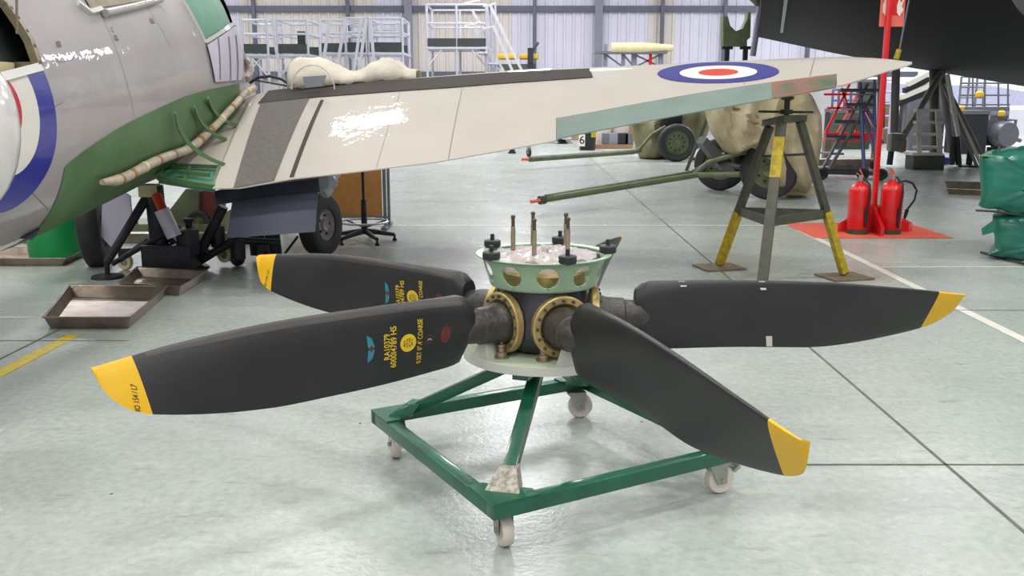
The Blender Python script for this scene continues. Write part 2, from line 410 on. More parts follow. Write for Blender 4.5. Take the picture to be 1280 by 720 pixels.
# round support plate with cone
PZ = .508
obj('support_plate', MB().lathe([(.0, -.03), (.275, -.03), (.292, -.026), (.296, -.002), (.29, 0), (0, 0)], (HX, HY, PZ), n=72), 'plate', tro, bevel=0)
obj('plate_rim', MB().lathe([(.292, -.03), (.302, -.03), (.302, .001), (.292, .001)], (HX, HY, PZ), n=72, close=True), 'rim', tro)
obj('centre_cone', MB().lathe([(.03, -.10), (.045, -.09), (.09, -.03), (.09, -.028)], (HX, HY, PZ), n=28), 'rim', tro)
for a in (70, 160, 250, 340):
    a = math.radians(a); c = Vector((HX+.2*math.cos(a), HY+.2*math.sin(a), PZ-.045))
    obj('plate_bracket', MB().box(c, (.12, .06, .03), rot=a), 'tgreen', tro)
for gp_ in ((604, 447), (705, 454), None, 30, 130):
    if gp_ is None: continue
    a = math.radians(gp_) if isinstance(gp_, int) else math.atan2(fl(*gp_, PZ).y-HY, fl(*gp_, PZ).x-HX); u = Vector((math.cos(a), math.sin(a), 0)); s_ = Vector((-u.y, u.x, 0)); c = Vector((HX, HY, PZ))
    b0 = c+u*.288
    obj('gusset', MB().add([b0-s_*.048, b0+s_*.048, b0-u*.11, b0-u*.02+Vector((0, 0, .10)), b0-u*.03+Vector((0, 0, .10))], [(0, 2, 1), (0, 1, 3), (1, 2, 4, 3), (0, 3, 4, 2)]), 'rim', tro, smooth=False)
for px, py in ((627, 447), (679, 451)):
    p = fl(px, py, PZ)
    nt_ = obj('stud', MB().lathe([(.028, 0), (.028, .006), (.02, .008), (.02, .022), (.012, .024), (.012, .04), (.015, .042), (.015, .05), (.006, .052), (.006, .085), (0, .087)], p, n=12), 'rod', tro)

# ================================================================== PROPELLER
pro = thing('propeller', 'large black five-bladed propeller with yellow tips lying flat on the green trolley', 'propeller', (HX, HY, PZ))
HZ = .615
obj('hub', MB().lathe([(.11, -.103), (.15, -.095), (.185, -.05), (.20, .0), (.195, .05), (.18, .09), (.175, .13), (.15, .135)], (HX, HY, HZ), n=48), 'hub', pro)
obj('hub_collar', MB().lathe([(.12, 0), (.135, 0), (.135, .02), (.12, .02)], (HX, HY, HZ-.125), n=40), 'brass', pro)
PH = 216.45
kr = [.355, .71, 1.06, 1.365, 1.52, 1.6]
TT = [.010, .009, -.008, -.011, 0, .008]; ZT = [.757, .76, .754, .731, .712, .702]
TB_ = [-.018, .030, .036, .062, .066, .03]
rb = [.345, .36, .40, .5, .7, .9, 1.06, 1.2, 1.3, 1.4, 1.47, 1.52, 1.555, 1.58, 1.597]
ZB = [.545, .512, .499, .496, .494, .492, .492, .506, .522, .542, .560, .583, .612, .65, .695]
def blade_pt(r, s_, side):
    t0, z0 = smi(r, kr, TT), smi(r, kr, ZT); t1, z1 = smi(r, kr, TB_), smi(r, rb, ZB)
    if r < .395: z0 -= .03*((.395-r)/.05)**2
    ch = math.hypot(t1-t0, z1-z0); tau = smi(r, [.345, .42, .6, 1., 1.4, 1.6], [.115, .085, .056, .036, .022, .01])
    if r > 1.5: tau *= min(1, ch/.12)
    if r < .375: tau *= .75+.25*(r-.345)/.03
    y = 5*tau*(.2969*math.sqrt(s_)-.126*s_-.3516*s_*s_+.2843*s_**3-.1036*s_**4)+.0015
    nx, nz = (z0-z1)/ch, (t1-t0)/ch            # normal to the chord, ccw side
    k = 1.15 if side > 0 else .75
    return r, t0+(t1-t0)*s_+nx*y*side*k, z0+(z1-z0)*s_+nz*y*side*k
def w_blade(a, r, s_, side, off=0):
    r, t, z = blade_pt(r, s_, side); t += off*side; ca, sa = math.cos(a), math.sin(a)
    return Vector((HX+r*ca-t*sa, HY+r*sa+t*ca, z))
ss = [0, .01, .03, .06, .1, .16, .24, .34, .46, .6, .74, .87, .95, 1.]
loop = [(s_, 1) for s_ in ss]+[(s_, -1) for s_ in reversed(ss[1:-1])]
def rbnd(s_): return 1.487-.028*s_
def on_blade(a, r0, c0, vs, up=True, side=1, off=.0012):
    """lay flat geometry (x along the reading direction, y up the letter) on a blade face"""
    out = []
    for v in vs:
        r = r0+(v.y if up else -v.y)*-1*(-1 if False else 1)
        h_ = v.x
        z0, z1 = smi(r, kr, ZT), smi(r, rb, ZB); s_ = c0-h_/(z0-z1)
        out.append(w_blade(a, r, min(max(s_, .005), .995), side, off))
    return out
for i in range(5):
    a = math.radians(PH+72*i)
    ca, sa = math.cos(a), math.sin(a); u = Vector((ca, sa, 0)); hc = Vector((HX, HY, HZ))
    G = []
    for k in range(31):
        q = (k/30); q = q*q*(.35)+q*.65
        G.append([w_blade(a, .345+(rbnd(s_)-.345)*q, s_, sd) for s_, sd in loop])
    mb = MB().grid(G, wrap=True); mb.f.append(tuple(range(len(loop))))
    bl = obj('blade', mb, 'blade', pro, sharp=50)
    G = []
    for k in range(14):
        q = math.sin(k/13*PI/2); G.append([w_blade(a, rbnd(s_)+(1.597-rbnd(s_))*q, s_, sd) for s_, sd in loop])
    mb = MB().grid(G, wrap=True); mb.f.append(tuple(len(mb.v)-len(loop)+j for j in range(len(loop))))
    tp = obj('tip', mb, 'yellow', bl, sharp=50, label='yellow painted tip')
    G = []
    for k in range(31):
        q = k/30; G.append([w_blade(a, .40+(1.45-.40)*q, s_, 1, .0009) for s_ in (.01, .03, .06, .1)])
    obj('leading_edge_strip', MB().grid(G), 'lestrip', bl, sharp=60)  # sheath strip, coloured lighter for the highlight band along the blade's top edge
    # shank, ferrule and ring
    zc = .628
    c0 = Vector((HX, HY, zc)); sh = c0+u*.2; 
    obj('shank', MB().tube([c0+u*.12, c0+u*.22, c0+u*.235, c0+u*.30, c0+u*.305, c0+u*.335, c0+u*.36, c0+u*.40], [.076, .076, .07, .066, .06, .058, .054, .03], 28), 'shank', pro)
    ring = obj('ring_flange', MB().lathe([(.077, -.004), (.084, .004), (.088, .009), (.108, .009), (.113, .005), (.113, -.018), (.1, -.03), (.077, -.03)], c0+u*.195, u, 44, close=True), 'brass', pro)
    obj('socket', MB().lathe([(.11, -.1), (.108, 0), (.08, .005)], c0+u*.17, u, 36), 'hub', pro)
    tv = Vector((-u.y, u.x, 0)); m = MB()
    for k in range(16):
        b = 2*PI*k/16; obj('ring_bolt', MB().lathe([(.006, 0), (.006, .007), (.002, .009)], c0+u*.204+(tv*math.cos(b)+Vector((0, 0, 1))*math.sin(b))*.098, u, 6), 'dkolive', ring)
    # writing on the ccw face of every blade
    def lay(name, vs, fs, m, r0, c0_, side=1, off=.0012, label=None):
        mb = MB(); mb.add(on_blade(a, r0, c0_, vs, side=side, off=off), fs); o = obj(name, mb, m, bl, label=label, smooth=False); return o
    def disc(rad, n=28, ex=1.):
        return [Vector((0, 0, 0))]+[Vector((rad*math.cos(2*PI*k/n), rad*ex*math.sin(2*PI*k/n), 0)) for k in range(n)], [(0, 1+k, 1+(k+1) % n) for k in range(n)]
    if i in (0, 4):
        T = lambda txt, sz: text_geo(txt, sz)
        def loc(px, py):
            best = None; r0_, r1_, s0_, s1_ = .4, 1.58, .02, .98
            for it in range(5):
                for k1 in range(17):
                    for k2 in range(17):
                        r = r0_+(r1_-r0_)*k1/16; q = s0_+(s1_-s0_)*k2/16; pq = proj(w_blade(math.radians(PH), r, q, 1)); d = (pq[0]-px)**2+(pq[1]-py)**2
                        if best is None or d < best[0]: best = (d, r, q)
                dr, dq = (r1_-r0_)/5, (s1_-s0_)/5; r0_, r1_ = best[1]-dr, best[1]+dr; s0_, s1_ = max(.01, best[2]-dq), min(.99, best[2]+dq)
            return best[1], best[2]
        def letters(txt, sz, pos, m, name='lettering', off=.0012, length=None):
            vs, fs = text_geo(txt, sz); k = 1
            if length: k = length/(max(v.x for v in vs)-min(v.x for v in vs))
            lay(name, [Vector((v.x*k, -v.y, 0)) for v in vs], fs, m, pos[0], pos[1], 1, off)
        letters('RA10379', .032, loc(484, 434), 'letter', length=.088)
        letters('6000I4789 HS', .032, loc(492.5, 434), 'letter', length=.142)
        letters("0.SET 0°.4' COARSE", .026, loc(525, 427), 'letter', length=.158)
        yd = loc(510, 428.5); vs, fs = disc(.031); lay('yellow_disc', vs, fs, 'letter', *yd)
        letters('MAX\n0.25 IN\nLB 1320\nSET 4', .010, yd, 'lblack', off=.002)
        nd = loc(537, 424); vs, fs = disc(.016); lay('number_disc', vs, fs, 'lred', *nd)
        vs, fs = disc(.0125); lay('number_disc', vs, fs, 'blade', *nd, off=.0018)
        letters('3', .02, nd, 'lwhite', off=.0025)
        vs, fs = disc(.028, ex=.8); lay('red_stamp', [Vector((v.x*1.15, v.y*.9, 0)) for v in vs], fs, 'lred', *loc(557, 418))
        cy = .012; ce = loc(464, 436)
        for sg in (-1, 1):
            q = [Vector((.004*sg, -cy, 0)), Vector((.046*sg, -cy*1.3, 0)), Vector((.034*sg, cy*.2, 0)), Vector((.02*sg, cy*.6, 0)), Vector((.004*sg, cy, 0))]
            lay('winged_emblem', q, [(0, 1, 2, 3, 4)], 'lcyan', *ce)
        q = [Vector((.012, 0, 0)), Vector((0, .010, 0)), Vector((-.012, 0, 0)), Vector((0, -.010, 0))]; lay('winged_emblem', q, [(0, 1, 2, 3)], 'lred', *ce, off=.0018)
        letters('NO 154 / L7', .022, loc(170, 499), 'lblack', length=.075)
    if i == 2:
        for r0, c_, s1, s2 in ((.52, .03, .03, .012), (.82, .045, .028, .02), (.865, .90, .03, .022), (.40, .93, .03, .02)):
            q = [Vector((-s2, -s1/2, 0)), Vector((s2, -s1/2*.6, 0)), Vector((s2, s1/2, 0)), Vector((-s2, s1/2*.5, 0))]
            lay('paper_label', q, [(0, 1, 2, 3)], 'lwhite', r0, c_, side=-1)
# backplate bowl with ten lightening holes
def bowl_pt(th, v, off=0):
    z = .757+v*.103; r = .196+.032*v+off
    if v > .93: r += (v-.93)*.12
    return Vector((HX+r*math.cos(th), HY+r*math.sin(th), z))
NT, NV = 240, 28; mb = MB(); idx = {}
def inhole(th, v):
    zc = .52; best = min((abs((th-math.radians(-90+2+36*k)+PI) % (2*PI)-PI) for k in range(10)))
    return (best*.213)**2+((v-zc)*.103)**2 < .0385**2
keep = [[not inhole((i+.5)/NT*2*PI, (j+.5)/NV) for j in range(NV)] for i in range(NT)]
def snap(th, v):
    kk = round((th-math.radians(-88))/math.radians(36)); tc_ = math.radians(-88)+kk*math.radians(36); dx = (th-tc_)*.213; dz = (v-.52)*.103; d = math.hypot(dx, dz)
    if abs(d-.0385) < .0042 and d > 1e-6: dx *= .0385/d; dz *= .0385/d; th = tc_+dx/.213; v = .52+dz/.103
    return th, v
for j in range(NV+1):
    for i in range(NT):
        mb.v.append(bowl_pt(*snap(i/NT*2*PI, j/NV)))
for i in range(NT):
    for j in range(NV):
        if keep[i][j]: i2 = (i+1) % NT; mb.f.append((j*NT+i, j*NT+i2, (j+1)*NT+i2, (j+1)*NT+i))
bw = obj('backplate', mb, 'bowl', pro, sharp=60)
so = bw.modifiers.new('thickness', 'SOLIDIFY'); so.thickness = .004; so.offset = -1
obj('rim_lip', MB().lathe([(.226, .858), (.252, .863), (.252, .867), (.226, .864)], (HX, HY, 0), n=80, close=True), 'bowl', pro)
obj('base_lip', MB().lathe([(.15, .755), (.198, .753), (.2, .76), (.15, .76)], (HX, HY, 0), n=80, close=True), 'bowl', pro)
obj('dome', MB().lathe([(.155, .74), (.155, .80), (.12, .835), (.06, .85), (0, .852)], (HX, HY, 0), n=40), 'brass', pro)
# crumpled clear film over the dome
G = []
for j in range(9):
    row = []
    for i in range(60):
        th = i/60*2*PI; rr = .01+j*.031; 
        z = .880-.0012*j*j*.5+.009*math.sin(th*7+j*1.3)*(j/8)+.007*math.sin(th*13+j*2.1)+random.uniform(-.004, .004)
        if j >= 7: rr = .196+.001*(j-7); z = .852-(j-7)*.03
        row.append((HX+rr*math.cos(th), HY+rr*math.sin(th), z))
    G.append(row)
obj('plastic_film', MB().grid(G, wrap=True), 'film', pro, sharp=20, label='crumpled clear plastic film under the rods')
for k in range(5):
    a = math.radians(180+72*k); p = Vector((HX-.004+.11*math.cos(a), HY+.11*math.sin(a), 0))
    rd = obj('rod', MB().tube([p+Vector((0, 0, .84)), p+Vector((0, 0, .965))], .0085, 12), 'rod', pro)
    obj('rod_thread', MB().lathe([(.0065, .965), (.0065, .995), (.0085, .997), (.0085, 1.004), (.004, 1.008)], p, n=12), 'dkrod', rd)
    a = math.radians(PH+72*k); p = Vector((HX+.238*math.cos(a), HY+.238*math.sin(a), .866))
    kb = obj('knob', MB().lathe([(.012, -.006), (.012, 0), (.03, .001), (.032, .005), (.032, .024), (.029, .028), (.008, .03), (.008, .05), (0, .052)], p, n=24), 'knob', pro)

# ================================================================== GREY FIGHTER AIRCRAFT
air = thing('aircraft', 'silver-grey fighter aircraft with red, white and blue roundels and green primed wing root', 'aircraft', (-3.0, 8.0, 0))
# --- wing: columns of (trailing edge px, py, Y), (crest px, py, Y)
WC = [((205, 209, 7.35), (298, 128, 9.0)), ((274, 213, 7.3), (312, 121, 8.95)), ((266, 236, 6.8), (318, 119, 8.9)), ((300, 235.5, 6.8), (340, 114, 8.85)),
      ((365, 224, 6.8), (405, 107, 8.8)), ((455, 214, 6.8), (490, 100, 8.7)), ((545, 203, 6.85), (565, 94.5, 8.6)), ((620, 190, 6.85), (630, 89.5, 8.5)), ((693, 176.5, 6.9), (692, 86, 8.4)),
      ((700, 171, 6.95), (698, 85.6, 8.4)), ((872, 138, 7.02), (868, 78, 8.2)), ((965, 122, 7.05), (962, 74.5, 8.03)), ((1046, 107.5, 7.1), (1050, 71.5, 7.87)),
      ((1052, 107, 7.1), (1058, 71.5, 7.85)), ((1082, 98, 7.25), (1090, 73, 7.75)), ((1110, 89, 7.35), (1115, 75, 7.65)), ((1130, 84, 7.45), (1130, 77, 7.55)), ((1140, 80, 7.5), (1140, 78, 7.52))]

def wing_pt(u, v, off=0):
    """u = column index (float), v = 0 at trailing edge, 1 at the crest, up to 1.35 = nose; negative side through wing_under"""
    i = min(int(u), len(WC)-2); t = u-i
    a = [at(*WC[k][0]) for k in (i, i+1)]; b = [at(*WC[k][1]) for k in (i, i+1)]
    A = a[0].lerp(a[1], t); B = b[0].lerp(b[1], t)
    if v <= 1:
        p = A.lerp(B, v); p.z += .16*(B-A).length*v*(1-v)*.35+off
    else:
        w_ = (v-1)/.35; L_ = (B-A).length
        p = B+Vector((0, L_*.2*math.sin(w_*PI/2), -L_*.085*(1-math.cos(w_*PI/2))*1.1-.0*w_)); p.z += off
    return p
def wing_un(u, v):
    i = min(int(u), len(WC)-2); p = wing_pt(u, v); A = wing_pt(u, 0); B = wing_pt(u, 1); L_ = (B-A).length
    th = .115*L_*math.sin(PI*min(1, max(0, v/1.35)))**.8
    q = Vector((p.x, p.y, p.z-th)); return q
vv = [0, .05, .15, .3, .45, .6, .75, .88, 1., 1.08, 1.16, 1.24, 1.3, 1.34, 1.35]
us = []
for i in range(len(WC)-1):
    for k in range(3): us.append(i+k/3)
us.append(len(WC)-1)
us += [8.29, 8.34, 11.98]; us.sort()
HG = [(693, 148.5), (697, 147.5), (870, 117), (963, 103), (1046, 92.5)]
def hinge_v(u):
    px = interp(u, [8, 9, 10, 11, 12], [q[0] for q in HG]); py = interp(u, [8, 9, 10, 11, 12], [q[1] for q in HG])
    return min([k/200 for k in range(120)], key=lambda v: abs(proj(wing_pt(u, v))[1]-py))
def v0(u): return hinge_v(u) if 8.3 < u < 12-.01 else 0
G = []
for u in us:
    a_ = v0(u); q = [a_+(1.35-a_)*v/1.35 for v in vv]
    G.append([wing_pt(u, v, .004) for v in q]+[wing_un(u, v)-Vector((0, 0, .004)) for v in reversed(q)])
mb = MB().grid(G, wrap=True); n = len(vv)*2
mb.f.append(tuple(range(n))); mb.f.append(tuple(len(mb.v)-n+j for j in range(n)))
wg = obj('wing', mb, 'wing', air, sharp=35, label='pale grey right wing')
def find_wing(px, py):
    best = None; u0, u1, v0, v1 = 0, len(WC)-1.001, 0, 1.0
    for it in range(5):
        for i in range(21):
            for j in range(21):
                u = u0+(u1-u0)*i/20; v = v0+(v1-v0)*j/20; q = proj(wing_pt(u, v)); d = (q[0]-px)**2+(q[1]-py)**2
                if best is None or d < best[0]: best = (d, u, v)
        du, dv = (u1-u0)/7, (v1-v0)/7; u0, u1 = max(0, best[1]-du), min(len(WC)-1.001, best[1]+du); v0, v1 = max(0, best[2]-dv), min(1.0, best[2]+dv)
    return best[1], best[2]
def wing_patch(name, corners, m, nu=14, nv=10, off=.009, label=None, parent=None):
    """corners in the photo: trailing-left, trailing-right, crest-right, crest-left"""
    c = [find_wing(*q) for q in corners]; G = []
    for i in range(nu+1):
        t = i/nu; row = []
        for j in range(nv+1):
            s_ = j/nv; u = (c[0][0]*(1-t)+c[1][0]*t)*(1-s_)+(c[3][0]*(1-t)+c[2][0]*t)*s_; v = (c[0][1]*(1-t)+c[1][1]*t)*(1-s_)+(c[3][1]*(1-t)+c[2][1]*t)*s_
            row.append(wing_pt(u, v, off))
        G.append(row)
    return obj(name, MB().grid(G), m, parent or wg, sharp=60, label=label)
wing_patch('walkway', [(292, 236), (343, 227), (388, 122), (327, 127)], 'walk', label='dark grey non-slip walkway')
wing_patch('leading_walkway', [(322, 131), (741, 98), (737, 87), (335, 113)], 'walkdark', nu=40, off=.012, label='black strip along the leading edge')
wing_patch('dark_stripe', [(362, 223), (367, 222.5), (405, 126), (401, 126)], 'walkdark', nu=2, off=.008)
for (a_, b_) in (((560, 200), (578, 108)), ((470, 211), (500, 116)), ((930, 107), (925, 80)), ((1012, 96), (1018, 74))):
    wing_patch('panel_seam', [a_, (a_[0]+.8, a_[1]), (b_[0]+.8, b_[1]), b_], 'line', nu=1, off=.007)
# the roundel: concentric rings lying on the upper skin
rc = find_wing(898, 91.8)
def ring_on_wing(r0, r1, m, off):
    n = 56; G = []
    P0 = proj(wing_pt(*rc))
    for k in range(n+1):
        th = 2*PI*k/n; row = []
        for q in (0, .34, .67, 1):
            r = r0+(r1-r0)*q; row.append(wing_pt(*find_wing(P0[0]+76*r*math.cos(th), P0[1]+13.2*r*math.sin(th)-1.5*r*math.cos(th)), off))
        G.append(row)
    return MB().grid(G)
obj('roundel_ring', ring_on_wing(.63, 1, 'rblue', .008), 'rblue', wg, sharp=60, label='dark blue outer ring of the wing roundel')
obj('roundel_ring', ring_on_wing(.32, .64, 'rwhite', .009), 'rwhite', wg, sharp=60, label='white ring of the wing roundel')
obj('roundel_ring', ring_on_wing(.0, .33, 'rred', .010), 'rred', wg, sharp=60, label='red centre of the wing roundel')
# aileron: drooping face below the hinge line
def ail(u0, u1, name, m, label, parent, n=10):
    G = []; H = []
    for k in range(n+1):
        u = u0+(u1-u0)*k/n; hv = hinge_v(u)-.004; row = []; r2 = []
        for j in range(6):
            t = j/5; p = wing_pt(u, hv*t, .002); p.z -= .008*(1-t)+.004*(1-t)*t; row.append(p); r2.append(p-Vector((0, -.03*t, .008+.06*t)))
        G.append(row); H.append(r2)
    return obj(name, MB().slab(G, H), m, parent, sharp=30, label=label)
al = ail(8.34, 11.0, 'aileron', 'aileron', 'grey-green drooped aileron', air)
ail(11.0, 11.99, 'aileron_end', 'camo', 'camouflage patched outer end of the aileron', al)
# landing flap hanging below the inner wing
fa = [at(268, 239, 7.05), at(398, 223, 7.05), at(400, 240, 7.0), at(270, 256, 7.0)]
obj('wing_shroud', MB().prism(fa, (0, .35, .0)), 'flap', air)
fb = [at(290, 252, 6.95), at(397, 240, 6.95), at(394, 290, 6.75), at(283, 298, 6.75)]
obj('flap', MB().prism(fb, (0, .03, .01)), 'flap', air, bevel=.004, label='blue-grey lowered flap')
# root cut-out: green box with ribs under the wing root
q = [at(205, 209, 7.35), at(274, 213, 7.3), at(268, 237, 6.85), at(198, 226, 7.0)]
cb = obj('root_bay', MB().prism(q, (0, 0, -.02)), 'pgreen', air)
for (a_, b_) in (((205, 209, 7.33), (274, 212, 7.28)), ((198, 226, 7.0), (268, 237, 6.83)), ((205, 209, 7.33), (198, 226, 7.0)), ((274, 213, 7.28), (267, 237, 6.84)), ((238, 213, 7.3), (230, 231, 6.95)), ((222, 218, 7.1), (262, 222, 7.05))):
    obj('root_rib', MB().bar(at(*a_)+Vector((0, 0, .02)), at(*b_)+Vector((0, 0, .02)), .022, .03), 'primer', cb)
# --- fuselage
FY = [1.8, 3.0, 4.0, 4.9, 5.6, 6.5, 7.4, 8.3, 8.8, 9.6, 10.6, 11.6]
FX = [-2.93, -2.98, -3.02, -3.06, -3.07, -3.06, -3.05, -3.02, -3.05, -3.15, -3.28, -3.4]
FW = [.3, .42, .50, .55, .57, .585, .60, .61, .60, .52, .42, .25]
FZ = [1.02, 1.08, 1.13, 1.18, 1.23, 1.31, 1.40, 1.47, 1.5, 1.53, 1.57, 1.6]
FHH = [.4, .52, .60, .65, .665, .66, .66, .68, .68, .56, .45, .25]
FHU = [.5, .68, .86, .98, 1.03, 1.06, 1.1, 1.14, 1.12, .9, .6, .3]
def fus(Y, th, off=0):
    c = math.cos(th); s_ = math.sin(th); hw = smi(Y, FY, FW)+off; hh = smi(Y, FY, FHU if s_ > 0 else FHH)+off
    e = .96-.26*max(0, s_)
    return Vector((smi(Y, FY, FX)+hw*math.copysign(abs(c)**e, c), Y, smi(Y, FY, FZ)+hh*s_))
def find_fus(px, py):
    best = None; u0, u1, v0, v1 = 3.2, 10.2, -1.35, 1.5
    for it in range(6):
        for i in range(25):
            for j in range(25):
                u = u0+(u1-u0)*i/24; v = v0+(v1-v0)*j/24; q = proj(fus(u, v)); d = (q[0]-px)**2+(q[1]-py)**2
                if best is None or d < best[0]: best = (d, u, v)
        du, dv = (u1-u0)/6, (v1-v0)/6; u0, u1 = max(3.2, best[1]-du), min(10.2, best[1]+du); v0, v1 = max(-1.4, best[2]-dv), min(1.5, best[2]+dv)
    return best[1], best[2]
def inside(p, poly):
    c = False; j = len(poly)-1
    for i in range(len(poly)):
        if (poly[i][1] > p[1]) != (poly[j][1] > p[1]) and p[0] < (poly[j][0]-poly[i][0])*(p[1]-poly[i][1])/(poly[j][1]-poly[i][1])+poly[i][0]: c = not c
        j = i
    return c
hatch_px = [(-40, -40), (6, 4), (20, 22), (38, 50), (46, 72), (50, 86), (5, 96), (-40, 104)]
door_px = [(229, -12), (240, 18), (247, 36), (256, 54), (297, 38), (294, 10), (291, -12)]
hatch = [find_fus(*q) if q[0] > -1 and q[1] > -1 else None for q in hatch_px]
h_a = find_fus(6, 3); h_b = find_fus(20, 22); h_c = find_fus(38, 50); h_d = find_fus(50, 84); h_e = find_fus(4, 96)
hatch = [(3.9, h_a[1]+.12), (h_a[0]-.12, h_a[1]+.12), h_a, h_b, h_c, h_d, h_e, (3.9, h_e[1]-.02)]
d_a = find_fus(229, 1); d_b = find_fus(241, 22); d_c = find_fus(256, 53); d_d = find_fus(296, 40); d_e = find_fus(291, 1)
door = [(d_a[0]-.02, 1.5), d_a, d_b, d_c, d_d, d_e, (d_e[0], 1.5)]
mb = MB(); NY, NTH = 230, 120; yy = [1.8+(9.2-1.8)*i/NY for i in range(NY+1)]+[9.3+.23*i for i in range(11)]
for y in yy:
    for k in range(NTH): mb.v.append(fus(y, -PI+2*PI*k/NTH))
for i in range(len(yy)-1):
    for k in range(NTH):
        yc = (yy[i]+yy[i+1])/2; tc_ = -PI+2*PI*(k+.5)/NTH
        if 0 < tc_ < 1.6 and (inside((yc, tc_), hatch) or inside((yc, tc_), door)): continue
        l = (k+1) % NTH; mb.f.append((i*NTH+k, i*NTH+l, (i+1)*NTH+l, (i+1)*NTH+k))
mb.f.append(tuple(range(NTH))); mb.f.append(tuple((len(yy)-1)*NTH+k for k in range(NTH)))
fu = obj('fuselage', mb, 'alloy', air, sharp=60, label='silver-grey fuselage')
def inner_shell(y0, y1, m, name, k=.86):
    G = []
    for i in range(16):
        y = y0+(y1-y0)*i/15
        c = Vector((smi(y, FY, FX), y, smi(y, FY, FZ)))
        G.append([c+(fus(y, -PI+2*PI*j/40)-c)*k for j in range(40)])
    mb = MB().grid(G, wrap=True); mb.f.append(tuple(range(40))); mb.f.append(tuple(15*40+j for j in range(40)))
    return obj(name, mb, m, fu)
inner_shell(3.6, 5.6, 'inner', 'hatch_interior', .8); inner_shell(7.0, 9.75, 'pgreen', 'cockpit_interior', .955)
def fstrip(pts, wpx, m, name, off=.006, depth=0, label=None, parent=None, n=6):
    """a strip along (Y, theta) points on the fuselage skin; width in metres"""
    P = []
    for (a_, b_) in zip(pts[:-1], pts[1:]):
        for k in range(n): P.append((a_[0]+(b_[0]-a_[0])*k/n, a_[1]+(b_[1]-a_[1])*k/n))
    P.append(pts[-1]); G = []; H = []
    for i, (y, th) in enumerate(P):
        a_ = fus(*P[max(i-1, 0)]); b_ = fus(*P[min(i+1, len(P)-1)]); d = (b_-a_).normalized()
        nrm = (fus(y, th, .1)-fus(y, th)).normalized(); s_ = d.cross(nrm).normalized()*wpx/2; c = fus(y, th)
        G.append([c-s_+nrm*off, c+s_+nrm*off]); H.append([c-s_-nrm*depth, c+s_-nrm*depth])
    return obj(name, MB().slab(G, H) if depth else MB().grid(G), m, parent or fu, label=label)
fr = fstrip([hatch[1], hatch[2], hatch[3], hatch[4], hatch[5]], .05, 'tan', 'hatch_frame', .012, .03, 'tan drilled hatch frame')
for t in (.15, .35, .55, .75, .95):
    k = t*3; i = int(k); y = hatch[2+i][0]*(1-k+i)+hatch[3+min(i, 2)][0]*(k-i); th = hatch[2+i][1]*(1-k+i)+hatch[3+min(i, 2)][1]*(k-i)
    nrm = (fus(y, th, .1)-fus(y, th)).normalized()
    obj('frame_hole', MB().lathe([(.011, 0), (.011, .002)], fus(y, th)+nrm*.0125, nrm, 14), 'black', fr)
fstrip([hatch[5], hatch[6], hatch[7]], .045, 'gloss', 'hatch_sill', .015, .03, 'white hatch sill')
ib = at(17, 82, 5.05); obj('hatch_box', MB().box(ib+Vector((-.12, 0, -.02)), (.12, .26, .08)), 'cream', fu, bevel=.004)
obj('hatch_box', MB().box(ib+Vector((-.04, .2, -.02)), (.10, .08, .09)), 'tan', fu, bevel=.004)
obj('hatch_stay', MB().tube([at(21, 42, 5.0), at(21, -20, 4.95)], .007, 8), 'tan', fu)
fstrip([d_a, d_b, d_c], .035, 'gloss', 'door_edge', .012, .02, 'pale cockpit door edge')
fstrip([d_c, d_d], .03, 'alloy', 'door_edge', .012, .02)
def fpatch(name, c4, m, off=.006, nu=10, nv=10, label=None, parent=None):
    c = [find_fus(*q) for q in c4]; G = []
    for i in range(nu+1):
        t = i/nu; row = []
        for j in range(nv+1):
            s_ = j/nv; row.append(fus((c[0][0]*(1-t)+c[1][0]*t)*(1-s_)+(c[3][0]*(1-t)+c[2][0]*t)*s_, (c[0][1]*(1-t)+c[1][1]*t)*(1-s_)+(c[3][1]*(1-t)+c[2][1]*t)*s_, off))
        G.append(row)
    return obj(name, MB().grid(G), m, parent or fu, sharp=60, label=label)
fpatch('folded_door', [(267, 103), (300, 100), (301, 42), (257, 57)], 'lilac', .016, label='lilac-grey door panel below the cockpit opening')
for x0 in (270, 283, 292): fpatch('door_rib', [(x0+2, 100), (x0+3.2, 100), (x0+1.2, 49-(x0-270)*.2), (x0, 49-(x0-270)*.2)], 'line', .02, 1, 8)
# fuselage roundel
def fring(r0, r1, m, off, label):
    yc, zc = 4.76, 1.38; n = 72; G = []
    for k in range(n+1):
        th = 2*PI*k/n; row = []
        for q in range(5):
            r = r0+(r1-r0)*q/4; y = yc+r*math.cos(th); z = zc+r*math.sin(th)
            s_ = z-smi(y, FY, FZ); s_ = max(-.999, min(.999, s_/smi(y, FY, FHU if s_ > 0 else FHH)))
            row.append((y, math.asin(s_)))
        G.append(row)
    mb = MB(); mb.v = []
    for row in G: mb.v += [fus(y, t, off) for y, t in row]
    for i in range(n):
        for j in range(4):
            a_ = [G[i][j], G[i+1][j], G[i+1][j+1], G[i][j+1]]; c = (sum(q[0] for q in a_)/4, sum(q[1] for q in a_)/4)
            if inside(c, hatch): continue
            mb.f.append((i*5+j, (i+1)*5+j, (i+1)*5+j+1, i*5+j+1))
    obj('roundel_ring', mb, m, fu, label=label, sharp=60)
fring(.34, .52, 'rblue2', .004, 'bright blue outer ring of the fuselage roundel'); fring(.17, .34, 'rwhite', .004, 'white ring of the fuselage roundel'); fring(0, .17, 'rred2', .004, 'red centre of the fuselage roundel')
